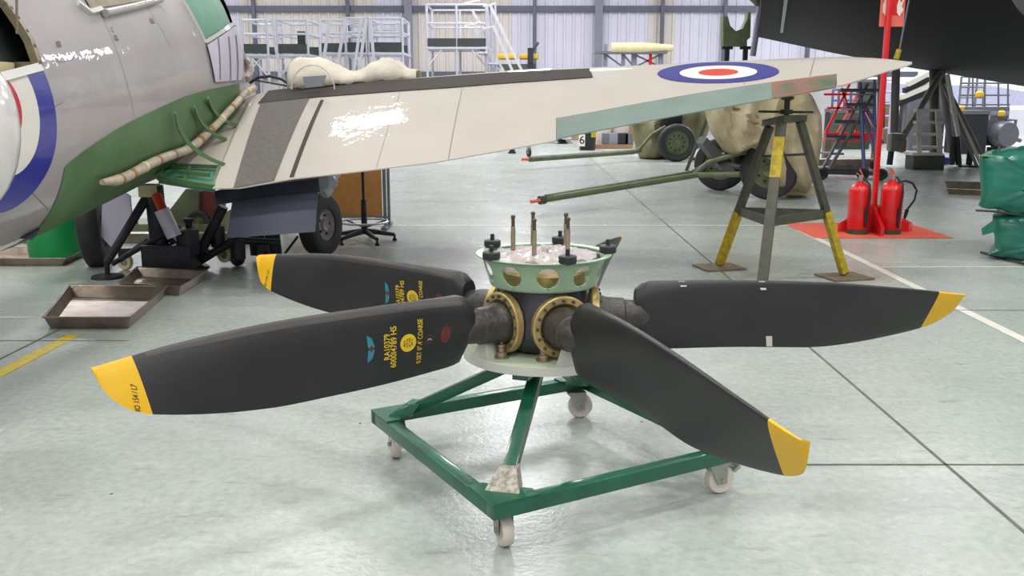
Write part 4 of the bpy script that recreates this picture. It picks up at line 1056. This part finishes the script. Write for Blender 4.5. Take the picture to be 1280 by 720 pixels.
for sx in (-.07, .075):
    q = [Vector((.0, 0, -.1)), Vector((.035, 0, -.03)), Vector((.015, 0, .0)), Vector((.04, 0, .09)), Vector((.0, 0, .03)), Vector((-.01, 0, .1)), Vector((-.035, 0, .01)), Vector((-.03, 0, -.06))]
    obj('flame_mark', MB().prism([Vector(((sg[0].x+sg[1].x)/2+sx, PYY+.028, sg[0].z+.2))+v for v in q], (0, .003, 0)), 'rwhite', sb)

# ================================================================== TARPAULIN BUNDLES
def bundle(label, outline, Y0, dep, m, seedv, zfloor=None):
    cen = at(sum(q[0] for q in outline)/len(outline), sum(q[1] for q in outline)/len(outline), Y0)
    t = thing('tarpaulin_bundle', label, 'bundle', (cen.x, cen.y, 0)); rnd = random.Random(seedv)
    N_ = 56; n = len(outline); tot = [0]; out = []
    for i in range(n): tot.append(tot[-1]+math.dist(outline[i], outline[(i+1) % n]))
    for k in range(N_):
        s_ = tot[-1]*k/N_; i = max(j for j in range(n) if tot[j] <= s_); f_ = (s_-tot[i])/(tot[i+1]-tot[i]); a_, b_ = outline[i], outline[(i+1) % n]
        out.append((a_[0]+(b_[0]-a_[0])*f_, a_[1]+(b_[1]-a_[1])*f_))
    P = [at(*q, Y0) for q in out]; c = sum(P, Vector())/N_; rows = []
    for dy, sc in ((-.06, .02), (-.05, .4), (-.035, .7), (-.01, .88), (.04, .97), (.14, 1.), (dep*.5, 1.01), (dep-.1, .98), (dep, .85), (dep+.02, .1)):
        row = []
        for k, p in enumerate(P):
            v = c+(p-c)*sc; v = v+Vector((dy*c.x/c.y if dy > 0 else 0, dy+.02*math.sin(k*.9+sc*7+seedv)*sc+.012*math.sin(k*2.1+sc*13), .01*math.sin(k*1.7+dy*9)*sc)); v.z = max(v.z, .006); row.append(v)
        rows.append(row)
    obj('wrap', MB().grid(rows, wrap=True), m, t, sharp=55)
    return t
b1 = bundle('lower green tarpaulin bundle resting on the floor at the right edge', [(1240, 273), (1262, 268), (1380, 262), (1380, 345), (1300, 335), (1250, 323), (1232, 321), (1241, 310)], 8.25, .9, 'tarp', 2)
obj('loose_flap', MB().prism([at(1228, 286, 8.2), at(1241, 277, 8.2), at(1243, 290, 8.2), at(1229, 294, 8.2)], (0, .02, 0)), 'tarp', b1)
obj('hem', MB().tube([fl(1226, 318)+Vector((0, 0, .02)), fl(1250, 324)+Vector((0, 0, .02)), fl(1285, 334)+Vector((0, 0, .02))], .012, 6), 'black', b1)
b2 = bundle('upper green tarpaulin bundle stacked on top of the lower one at the right edge', [(1223, 197), (1232, 193), (1300, 185), (1390, 178), (1390, 270), (1300, 271), (1262, 269), (1240, 262), (1220, 262), (1224, 240)], 8.2, .95, 'tarp', 9)
obj('top_sheet', MB().prism([at(1226, 195, 8.2), at(1275, 200, 8.18), at(1390, 196, 8.2), at(1390, 176, 9.0), at(1262, 186, 8.9)], (0, 0, .012)), 'tarp2', b2, label='paler green top sheet')
obj('rope_tie', MB().tube([at(1247, 195, 8.5), at(1249, 184, 8.5), at(1252, 195, 8.5)], .012, 8), 'rust', b2)
obj('hem', MB().tube([at(1220, 263, 8.15), at(1240, 264, 8.13), at(1290, 271, 8.12)], .01, 6), 'black', b2)
tray([fl(1183, 243), fl(1240, 246), fl(1230, 235), fl(1180, 234)], .09, 'flat steel tray lying far right beside the green bundles')

# ================================================================== BLACK AIRCRAFT OVERHEAD
ba = thing('black_aircraft', 'black underside of a large aircraft wing filling the top right corner', 'aircraft', (8.0, 18.5, 0))
far_ = [at(946, 46, 20), at(1040, 66, 20), at(1140, 85, 20), at(1280, 108, 20), at(1400, 128, 20)]
mid_ = [at(950, 22, 17), at(1040, 40, 17), at(1140, 58, 17), at(1280, 84, 17), at(1400, 105, 17)]
nr_ = [at(953, -25, 13), at(1040, -20, 13), at(1140, -10, 13), at(1280, -2, 13), at(1400, 10, 13)]
nn_ = [p+Vector((0, -1.4, .25)) for p in nr_]; tp_ = [p+Vector((0, -1.3, .7)) for p in nr_]; tf_ = [p+Vector((0, .1, .35)) for p in far_]; tm_ = [p+Vector((0, 0, 1.1)) for p in mid_]
rows = [far_, mid_, nr_, nn_, tp_, tm_, tf_]
mb = MB().grid([[r_[k] for r_ in rows] for k in range(5)], wrap=True); mb.f.append(tuple(range(7))); mb.f.append(tuple(28+k for k in range(7)))
obj('wing', mb, 'blackwing', ba, sharp=40)
obj('hinge_strip', MB().bar(at(983, -5, 13.5), at(977, 40, 18.2), .05, .03), 'framegrey', ba)
obj('stencil_patch', MB().prism([at(1247, 4, 14.5), at(1258, 20, 15.5), at(1266, 12, 15), at(1256, 0, 14.3)], (0, 0, -.01)), 'wallc', ba)
for (a_, b_, r_, m_) in (((1176, 92, 19.5), (1126, 176, 19.3), .065, 'strut'), ((1168, 88, 19.8), (1168, 200, 19.8), .1, 'dkolive'), ((1177, 90, 19.6), (1190, 190, 19.6), .07, 'strut'), ((1120, 86, 19.4), (1118, 166, 19.4), .08, 'strut'),
                      ((1102, 88, 19.5), (1101, 160, 19.5), .08, 'strut'), ((1184, 93, 19.3), (1198, 170, 19.3), .045, 'rim')):
    obj('gear_jack_strut', MB().tube([at(*a_), at(*b_)], r_, 12), m_, ba)
for px, py in ((1113, 190), (1189, 205), (1199, 200)):
    f_ = fl(px, py); c = Vector((f_.x, 19.4, 0)); obj('gear_foot', MB().lathe([(.22, 0), (.2, .03), (.06, .05), (.06, .4)], c, n=18), 'navy', ba)
obj('gear_joint', MB().box(at(1120, 178, 19.3), (.3, .25, .36)), 'strut', ba, bevel=.05)
obj('gear_joint', MB().box(at(1127, 182, 19.2), (.16, .1, .25)), 'rust', ba, bevel=.02)
for a_, b_ in (((1113, 190, 19.4), (1117, 168, 19.4)), ((1190, 203, 19.4), (1192, 170, 19.4)), ((1199, 200, 19.4), (1196, 170, 19.4))): obj('gear_jack_strut', MB().tube([Vector((at(*a_).x, 19.4, .04)), at(*b_)], .06, 10), 'navy', ba)
obj('yellow_cable_tag', MB().tube([at(1124, 62, 12), at(1120, 74, 12)], .035, 8), 'jyel', ba, label='yellow tag on a cable')
obj('cable', MB().tube([at(1137, -5, 12), at(1124, 64, 12)], .012, 6), 'framegrey', ba)
obj('engine_cowl', MB().lathe([(.02, 0), (.5, .3), (.6, .8), (.55, 1.4)], at(1262, -14, 11.5), (.5, -1, .3), 24), 'framegrey', ba)
obj('tail_fillet', MB().lathe([(.02, 0), (.25, .2), (.28, .6), (.1, .9)], at(930, -8, 18), (1, -.2, .1), 20), 'dkolive', ba)
obj('mast', MB().tube([at(951, 2, 19), at(941, 70, 19)], .06, 8), 'post', ba)
# white aircraft blades seen behind (striped fin)
fn = thing('striped_fairing', 'black and white striped fairing seen between the grey struts, below the black wing', 'fairing', tuple(at(1140, 112, 24)))
for k in range(4):
    obj('stripe', MB().prism([at(1124+4*k, 118-8*k+8, 24), at(1163, 98-8*k+14, 24), at(1163, 104-8*k+14, 24), at(1124+4*k, 125-8*k+8, 24)], (0, .2, 0)), 'black' if k % 2 == 0 else 'rwhite', fn)

pq = at(1135, 118, 24); obj('support_post', MB().tube([(pq.x, 24.1, 0), (pq.x, 24.1, pq.z)], .05, 8), 'framegrey', fn)
# ================================================================== ACCESS PLATFORMS AND STEPS
def platform(px0, px1, Y, dep, pyt, pyd, label, skew=0, toe=True, group='aluminium access platforms along the back wall', mid=True, brace=True):
    a = at(px0, pyd, Y); b = at(px1, pyd, Y); zt = at(px0, pyt, Y).z; zd = a.z
    t = thing('access_platform', label, 'platform', ((a.x+b.x)/2, Y+dep/2, 0), group); xs = [a.x, b.x] if b.x-a.x < 1.6 else [a.x, (a.x+b.x)/2, b.x]
    for x_ in xs:
        for y_ in (Y, Y+dep): obj('upright', MB().tube([(x_, y_, 0), (x_+skew, y_, zt)], .04, 8), 'alu', t)
    obj('deck', MB().box(((a.x+b.x)/2, Y+dep/2, zd), (b.x-a.x+.1, dep+.1, .06)), 'alu', t)
    if toe:
        for y_ in (Y-.02, Y+dep): obj('toe_board', MB().box(((a.x+b.x)/2, y_, zd+.16), (b.x-a.x, .03, .24)), 'deck', t)
    for z in ((zt-.02, (zt+zd)/2+.08) if mid else (zt-.02,)):
        for y_ in (Y, Y+dep): obj('guard_rail', MB().tube([(a.x, y_, z), (b.x, y_, z)], .032, 8), 'alu', t)
        for x_ in (a.x, b.x): obj('guard_rail', MB().tube([(x_, Y, z), (x_, Y+dep, z)], .032, 8), 'alu', t)
    if brace:
        for x_, s_ in ((a.x, 1), (b.x, -1)): obj('brace', MB().tube([(x_, Y, zd-.55), (x_+s_*.45, Y, zd-.04)], .025, 8), 'alu', t)
    for z in (.35, .9): obj('ledger', MB().tube([(a.x, Y, z), (b.x, Y, z)], .03, 8), 'alu', t)
    return t
p1 = platform(305, 335, 25, 1.6, 24, 69, 'leftmost aluminium access platform, next to the fuselage')
p2 = platform(348, 385, 25, 1.6, 24, 69, 'second aluminium access platform from the left, with a black side panel')
obj('side_panel', MB().box(at(377, 53, 25.1), (.2, .04, .55)), 'deck', p2)
p3 = platform(402, 432, 27, 1.6, 24, 67, 'third aluminium access platform from the left, behind the dust sheet')
p4 = platform(434, 458, 25, 1.4, 22, 67, 'narrow ladder-like aluminium platform left of the fourth post')
p5 = platform(462, 503, 25, 1.6, 22, 67, 'rightmost of the low aluminium platforms, right of the dust sheet')
p6 = platform(534, 608, 29, 1.9, 5, 60, 'large aluminium work platform with stairs, behind the middle of the wing', brace=True)
# rungs
def ladder(px_b, px_t, py_b, py_t, Y, w_, n, label, mt='alu', depth=.0, name='ladder', lean=.8):
    a = at(px_b, py_b, Y); b = at(px_t, py_t, Y+lean)
    if a.z < .15: a.z = .02
    t = thing(name, label, 'ladder', (a.x, a.y, 0))
    for s_ in (-.5, .5): obj('stile', MB().bar(a+Vector((s_*w_, 0, 0)), b+Vector((s_*w_*.85, 0, 0)), .07, .09), mt, t)
    for k in range(n):
        q = (k+.7)/n; c = a.lerp(b, q); obj('rung', MB().box(c, (w_*(1-.15*q), .1, .035)), mt, t)
    return t
for px0 in (466, 487):
    for k in range(5):
        p_ = p5; obj('rung', MB().tube([at(px0-8, 30+k*8, 25.2), at(px0+8, 30+k*8, 25.2)], .025, 6), 'alu', p5)
for k in range(6): obj('rung', MB().tube([at(437, 26+k*7, 25.1), at(456, 26+k*7, 25.1)], .022, 6), 'alu', p4)
for (x0, x1, Y_) in ((352, 340, 24.6), (400, 412, 24.6), (417, 432, 24.7), (440, 452, 24.6), (446, 458, 24.6), (470, 463, 24.6)):
    obj('ladder_stile', MB().bar(at(x0, 108, Y_), at(x1 if x1 > x0 else x1, 24, Y_), .07, .07), 'alu', p4 if x0 > 410 else p2)
# stairs on the big platform
stairs = p6
for (a_, b_) in (((612, 5), (654, 92)), ((617, 33), (642, 92)), ((590, 12), (634, 98)), ((592, 30), (618, 92)), ((598, 60), (632, 95))):
    y0 = 28.6 if a_[0] > 600 and a_[0] != 598 else 29.9
    p0 = at(*a_, y0); p1_ = at(*b_, y0); d = (p1_-p0); e = p0+d*(p0.z/(p0.z-p1_.z))*.995
    obj('stringer' if a_[1] > 50 else 'handrail', MB().bar(p0, e, .08 if a_[1] > 50 else .055, .08), 'alu', stairs)
for k in range(9):
    p0 = at(598, 60, 29.2); d = at(632, 95, 29.2)-p0; e = p0+d*(p0.z/(-d.z))*(k+.5)/9; obj('tread', MB().box(e, (.3, 1.2, .05)), 'alu', stairs)
obj('handrail', MB().bar(at(580, 4, 28.6), at(600, 0, 28.6), .06, .06), 'rim', stairs); obj('handrail', MB().bar(at(580, 33, 28.6), at(601, 27, 28.6), .06, .06), 'rim', stairs)
obj('handrail', MB().bar(at(604, 8, 28.7), at(620, 4, 28.7), .05, .05), 'rim', stairs); obj('handrail', MB().bar(at(604, 36, 28.7), at(620, 32, 28.7), .05, .05), 'rim', stairs)
for q in (612, 617, 622): obj('post', MB().tube([at(q-3, 5, 29.1), Vector((at(q-3, 5, 29.1).x, 29.1, 0))], .035, 8), 'alu', stairs)
# yellow topped machine behind the stair
Pm = at(646, 75, 31.5)
mc = thing('tool_cabinet', 'dark cabinet with yellow lids behind the aluminium stairs', 'cabinet', (Pm.x, 31.5, 0))
obj('cabinet_body', MB().box((Pm.x, 31.9, 1.22), (1.25, .8, 2.4)), 'dkolive', mc, bevel=.03); obj('lid', MB().box((Pm.x-.35, 31.8, 2.66), (.75, .8, .16)), 'panelyellow', mc, bevel=.04); obj('lid', MB().box((Pm.x+.4, 31.8, 2.66), (.6, .8, .16)), 'panelyellow', mc, bevel=.04)
obj('arm', MB().bar(at(663, 68, 31.3), at(673, 53, 31.3), .08, .08), 'deck', mc); obj('side_post', MB().box(at(663, 80, 31.2)+Vector((0, 0, -1)), (.18, .18, 3.)), 'navy', mc)
# rack with cream roll
Pr = at(793, 80, 30)
rk = thing('storage_rack', 'grey steel rack behind the wing carrying a long cream roll', 'rack', (Pr.x, 30, 0))
for px in (757, 779, 793, 826):
    p = at(px, 55 if px != 779 else 68, 30); obj('upright', MB().box((p.x, 30, p.z/2), (.11 if px != 793 else .16, .1, p.z)), 'post', rk)
obj('shelf', MB().box((at(788, 66, 30).x, 30, at(788, 66, 30).z), (2.2, .6, .07)), 'framegrey', rk)
for a_, b_ in (((757, 68), (779, 84)), ((779, 68), (793, 84)), ((793, 84), (826, 68)), ((793, 68), (826, 84))): obj('brace', MB().bar(at(*a_, 30), at(*b_, 30), .05, .05), 'framegrey', rk)
obj('red_post', MB().box(at(813, 72, 29.9), (.09, .09, .45)), 'red', rk)
cr = obj('packing_roll', MB().tube([at(764, 60, 29.8), at(800, 60, 29.8), at(841, 60, 29.8)], [.16, .17, .1], 16), 'cream', None); tag(cr, 'long cream wrapped roll lying on the grey steel rack', 'roll')
# cradle (U-shaped)
Pc = at(921, 60, 20)
ck = thing('cradle', 'olive U-shaped cradle on two legs standing left of the black wing', 'cradle', (Pc.x, 20, 0))
pl = [(904, 58), (904, 20), (910, 20), (913, 32), (920, 39), (928, 36), (934, 24), (935, 15), (939, 15), (938, 47), (934, 50), (934, 58)]
obj('cradle_plate', MB().prism([at(*q, 20) for q in pl], (0, .25, 0)), 'olive', ck, bevel=.01)
for px in (909, 932):
    p = at(px, 58, 20.1); obj('leg', MB().box((p.x, 20.1, p.z/2), (.09, .09, p.z)), 'navy', ck); obj('foot', MB().box((p.x, 20.1, p.z-.03), (.22, .12, .06)), 'navy', ck)
# numbered bin, boxes, pallet below the aileron
P = fl(735, 188); Yb = P.y
bn = thing('numbered_bin', 'black bin with a white number six panel and yellow sticker below the aileron', 'bin', (P.x, P.y, 0))
obj('bin_body', MB().lathe([(.2, 0), (.21, .02), (.235, .55), (.24, .6), (.2, .6)], (P.x, P.y+.2, 0), n=28), 'black', bn)
ap_, bp_ = at(723.5, 183, Yb-.06), at(731.5, 168, Yb-.06)
sp = obj('number_panel', MB().box(((ap_.x+bp_.x)/2, Yb-.03, (ap_.z+bp_.z)/2), (bp_.x-ap_.x, .02, bp_.z-ap_.z)), 'rwhite', bn)
vs, fs = text_geo('6', .3); obj('numeral', MB().add([Vector(((ap_.x+bp_.x)/2+v.x, Yb-.042, (ap_.z+bp_.z)/2+v.y)) for v in vs], fs), 'lblack', sp, smooth=False)
obj('sticker', MB().box(at(742, 168, Yb-.02), (.13, .02, .15)), 'jyel', bn)
pb = thing('packing_crate', 'pale crate with brown posts on a timber pallet, behind the numbered bin', 'crate', tuple(fl(770, 187)))
Yp = 26.5; c = at(768, 168, Yp)
obj('crate_side', MB().box((c.x, Yp+.4, .65), (1.0, .8, 1.1)), 'wallc', pb, bevel=.01)
for px in (765, 789): p = at(px, 175, Yp-.05); obj('crate_post', MB().box((p.x, Yp-.05, .68), (.06 if px == 765 else .12, .05, 1.25)), 'wood', pb)
obj('pallet', MB().box((c.x-.1, Yp-.25, .06), (1.1, .5, .1)), 'wood', pb)
for px, m_, w_ in ((757, 'framegrey', .2), (766, 'post', .25), (778, 'navy', .3), (785, 'framegrey', .2)):
    o_ = obj('parts_box', MB().box((at(px, 180, Yp-.3).x, Yp-.28, .26), (w_, .3, .3)), m_, None, bevel=.015)
    tag(o_, {757: 'grey box at the left end of the pallet', 766: 'pale grey box second from left on the pallet', 778: 'dark box in the right half of the pallet', 785: 'small grey box at the right end of the pallet'}[px], 'box', 'small boxes on the pallet')
rb_ = tag(obj('rubber_block', MB().prism([fl(695, 180)+Vector((0, 0, 0)), fl(710, 180), at(705, 172, 30), at(697, 170, 30)], (0, .4, 0)), 'black', None), 'small black wedge on the floor left of the numbered bin', 'block')
cb_ = tag(obj('timber_crate', MB().box((1.95, 31.5, .28), (.9, .6, .54)), mat('pinkish_timber', (178, 144, 124), .7), None, bevel=.01), 'pinkish brown crate far behind, left of the numbered bin', 'crate')
P = fl(661, 196); ct = thing('castor_leg', 'small silver castor on a thin leg showing below the wing trailing edge', 'castor', (P.x, P.y, 0))
obj('castor_fork', MB().box((P.x, P.y, .26), (.1, .1, .2)).tube([(P.x, P.y, .3), (P.x, P.y, 1.2)], .04, 8), 'zinc', ct); tyre(ct, (P.x, P.y, .11), (1, .3, 0), .11, .07, .05, mr='zinc')
P = fl(635, 192); cw_ = tag(obj('wheel_chock', MB().prism([P, P+Vector((.2, 0, 0)), P+Vector((.12, 0, .2))], (0, .3, 0)), 'black', None), 'tiny black wedge on the floor left of the silver castor', 'chock')

# ================================================================== RIGHT BACKGROUND
# mobile blue-grey step frame
P = fl(1080, 225)
sf = thing('mobile_steps', 'blue-grey triangular mobile steps on black castors, behind the khaki cover', 'steps', (P.x, 16.5, 0))
for (a_, b_, r_) in (((1026, 215), (1085, 105), .03), ((1036, 212), (1092, 118), .03), ((1080, 213), (1075, 103), .035), ((1094, 205), (1093, 100), .03), ((1099, 210), (1076, 130), .03), ((1103, 180), (1080, 128), .03), ((1050, 113), (1098, 113), .03), ((1056, 131), (1090, 131), .03), ((1042, 152), (1080, 152), .03), ((1032, 170), (1078, 172), .03), ((1028, 215), (1100, 217), .04), ((1028, 211), (1085, 213), .03)):
    obj('frame_tube', MB().tube([at(*a_, 16.6), at(*b_, 16.9)], r_, 8), 'alublue' if a_[0] > 1070 else 'framegrey', sf)
for px, py, Y_ in ((1079, 213, 16.3), (1094, 198, 18.6), (1102, 217, 16.3), (1028, 216, 16.4)):
    c = at(px, py, Y_); c.z = .1; tyre(sf, c, (.3, 1, 0), .1, .06, .04, mt='black', mr='navy', name='castor_wheel')
for k in range(6):
    t = k/6+.05; obj('tread', MB().box(at(1026, 215, 17).lerp(at(1085, 105, 17), t), (.3, .5, .03)), 'framegrey', sf)
# red base rails and ladders (red / magenta trestles)
P = fl(1065, 185)
rt = thing('red_trestle', 'red steel trestle with crossed legs far behind the mobile steps', 'trestle', (P.x, 22, 0))
obj('base_rail', MB().bar(at(1030, 171, 22), at(1100, 171, 22), .12, .2), 'red', rt)
for (a_, b_) in (((1030, 170), (1062, 105)), ((1052, 110), (1072, 170)), ((1045, 170), (1072, 118)), ((1072, 120), (1100, 172)), ((1034, 135), (1070, 135)), ((1030, 118), (1074, 118))): obj('leg', MB().bar(at(*a_, 22.2), at(*b_, 22.2), .05, .05), 'pinkred' if a_[0] % 2 else 'red', rt)
for px in (1034, 1096): obj('foot', MB().box((at(px, 171, 22).x, 22, at(px, 172, 22).z/2), (.14, .2, at(px, 172, 22).z)), 'rust', rt)
lb2 = tag(obj('steel_beam', MB().box((at(1065, 199, 18.5).x, 19.2, .1), (1.25, .35, .16)), 'steel', None, bevel=.02), 'short grey steel beam on the floor under the mobile steps', 'beam')
# step ladder
sl = thing('step_ladder', 'aluminium step ladder with four wide treads left of the tripod struts', 'ladder', tuple(fl(1165, 206)))
for a_, b_ in (((1141, 196), (1149, 138)), ((1166, 203), (1172, 138))): p0 = at(*a_, 19.0); p0.z = max(.05, p0.z); obj('stile', MB().bar(Vector((p0.x, 18.7, .25)), at(*b_, 19.2), .09, .06), 'rim', sl)
for k, y_ in enumerate((138, 153, 168, 184)): obj('tread', MB().box(at(1160, y_, 19.05-.05*k), (.52-.02*k+.03*k, .16, .05)), 'rim', sl)
obj('base_step', MB().box((at(1156, 200, 18.8).x, 18.8, .14), (.62, .4, .28)), 'dkolive', sl, bevel=.02); obj('base_plate', MB().box((at(1153, 198, 18.8).x, 18.75, .3), (.62, .4, .04)), 'rim', sl)
# blue foot frame
bf = thing('blue_jack', 'purple-blue low jack base beside the step ladder foot', 'jack', tuple(fl(1172, 206)))
obj('base_frame', MB().box(fl(1172, 206)+Vector((0, .2, .08)), (.55, .4, .14)), 'bluepaint', bf, bevel=.02); obj('lever', MB().bar(at(1160, 203, 18.7), at(1176, 192, 18.7), .06, .05), 'rim', bf)
for px in (1180, 1186, 1193): 
    p0 = fl(px, 203); obj('gear_jack_strut', MB().tube([Vector((p0.x, 19.2, .03)), at(1178+(px-1180)*.3, 105, 19.5)], .035, 8), 'strut' if px != 1186 else 'rim', ba)  # tube legs of the blue jack, parented to the black aircraft
# ground power unit with guard frame
Pg = fl(1235, 187)
gp = thing('ground_power_unit', 'grey engine-driven service unit with yellow lamps behind the green bundles', 'machine', (Pg.x, Pg.y, 0)); Yg = Pg.y-1
obj('unit_body', MB().box(at(1233, 152, Yg)+Vector((0, .5, 0)), (1.15, 1.0, .75)), 'framegrey', gp, bevel=.03)
obj('unit_top', MB().box(at(1232, 142, Yg)+Vector((0, .5, 0)), (1.2, 1.05, .12)), 'post', gp, bevel=.02)
obj('unit_tank', MB().lathe([(.3, -.2), (.34, -.1), (.34, .1), (.3, .2)], at(1254, 168, Yg-.1), (.2, -1, 0), 24), 'framegrey', gp)
obj('unit_skirt', MB().box(at(1232, 170, Yg)+Vector((0, .5, 0)), (.9, .8, .5)), 'navy', gp, bevel=.03)
obj('gauge_panel', MB().box(at(1226, 147, Yg-.05), (.45, .03, .1)), 'lilac', gp)
for px, py in ((1200, 136), (1251, 142), (1224, 118)): obj('lamp', MB().lathe([(.07, 0), (.1, .03), (.1, .12), (.06, .16), (0, .17)], at(px, py+4, Yg), n=16), 'panelyellow', gp, label='yellow lamp')
for px in (1216, 1231, 1248, 1260): p = at(px, 90, Yg+.2); q = at(px, 141, Yg+.2); obj('guard_post', MB().tube([q, p], .025, 8), 'framegrey', gp)
for py in (104, 119, 131): obj('guard_rail', MB().tube([at(1200, py, Yg+.2), at(1262, py, Yg+.2)], .022, 8), 'framegrey', gp)
for px in (1216, 1247): tyre(gp, Vector((at(px, 196, Yg).x, Yg+(0 if px > 1220 else -6), .25)), (1, .4, 0), .25, .12, .12, mr='alublue')
obj('draw_arm', MB().tube([at(1258, 150, Yg), at(1270, 150, Yg), at(1266, 172, Yg)], .04, 8), 'framegrey', gp); obj('draw_arm', MB().tube([at(1258, 170, Yg), at(1276, 176, Yg)], .05, 8), 'framegrey', gp)
# scaffold frames and bits further back
def rackframe(px0, px1, py0, py1, Y, nx, ny, m, label, nm='scaffold_frame'):
    a = at(px0, py1, Y); b = at(px1, py0, Y); t = thing(nm, label, 'scaffold', ((a.x+b.x)/2, Y, 0), 'scaffold frames at the far right')
    for i in range(nx+1): x_ = a.x+(b.x-a.x)*i/nx; obj('upright', MB().tube([(x_, Y, 0), (x_, Y, b.z)], .035, 8), m, t)
    for j in range(ny+1): z = a.z+(b.z-a.z)*j/ny; obj('rail', MB().tube([(a.x, Y, z), (b.x, Y, z)], .03, 8), m, t)
    return t
rackframe(1196, 1232, 96, 160, 30, 3, 5, 'framegrey', 'grey scaffold frame behind the service unit')
rackframe(1038, 1072, 112, 165, 27, 4, 4, 'alublue', 'blue-grey scaffold frame behind the mobile steps')
rackframe(1094, 1116, 100, 160, 28, 2, 4, 'lilac', 'pale scaffold frame behind the red pole')
for (px, py, w_, h_, d_, m_, nm, lb_, Y_) in ((1062, 162, .9, .9, .7, 'dkolive', 'equipment_box', 'dark green box behind the red trestle', 26), (1045, 160, .5, .9, .6, 'navy', 'equipment_box', 'dark navy box left of the dark green box, behind the mobile steps', 27),
      (1085, 120, .5, .8, .6, 'dkolive', 'storage_cabinet', 'dark tall locker behind the mobile steps top', 29), (1150, 150, .9, .9, .8, 'navy', 'equipment_box', 'dark equipment crate behind the step ladder', 27),
      (1158, 116, .9, .3, .5, 'red', 'red_engine_cover', 'red cover on the frame behind the grey struts', 25.4), (1207, 170, .7, 1.1, .8, 'navy', 'engine_stand', 'dark engine stand between tripod struts and service unit', 24), (1100, 150, .5, .9, .5, 'rust', 'equipment_box', 'brown box behind the red pole', 29)):
    c = at(px, py, Y_); top = c.z+h_/2; t = thing(nm, lb_, 'equipment', (c.x, Y_, 0)); obj('casing', MB().box((c.x, Y_, top/2 if 'cabinet' not in nm else top/2), (w_, d_, top)), m_ if top < 1.6 or m_ != 'red' else 'framegrey', t, bevel=.04)
    obj('cover', MB().box((c.x, Y_, top+.04), (w_*1.04, d_*1.04, .1)), m_ if m_ == 'red' else 'framegrey', t, bevel=.02)
# cables and white rag near the fuselage shoulder
hz = obj('cable', MB().tube([at(312, 104, 9.3), at(322, 97, 9.3), at(338, 95, 9.3), at(352, 99, 9.3), at(363, 106, 9.2)], .014, 8), 'black', air)
obj('cable', MB().tube([at(318, 100, 9.3), at(340, 104, 9.3), at(362, 108, 9.2)], .009, 8), 'dkolive', air)
G = [[at(302+12*math.cos(t*PI/8)*s_/4+3, 89+15*math.sin(t*PI/8)*s_/4, 9.4+.04*math.sin(t+s_)) for t in range(17)] for s_ in range(5)]
obj('firewall_rag', MB().grid(G), 'lwhite', air)
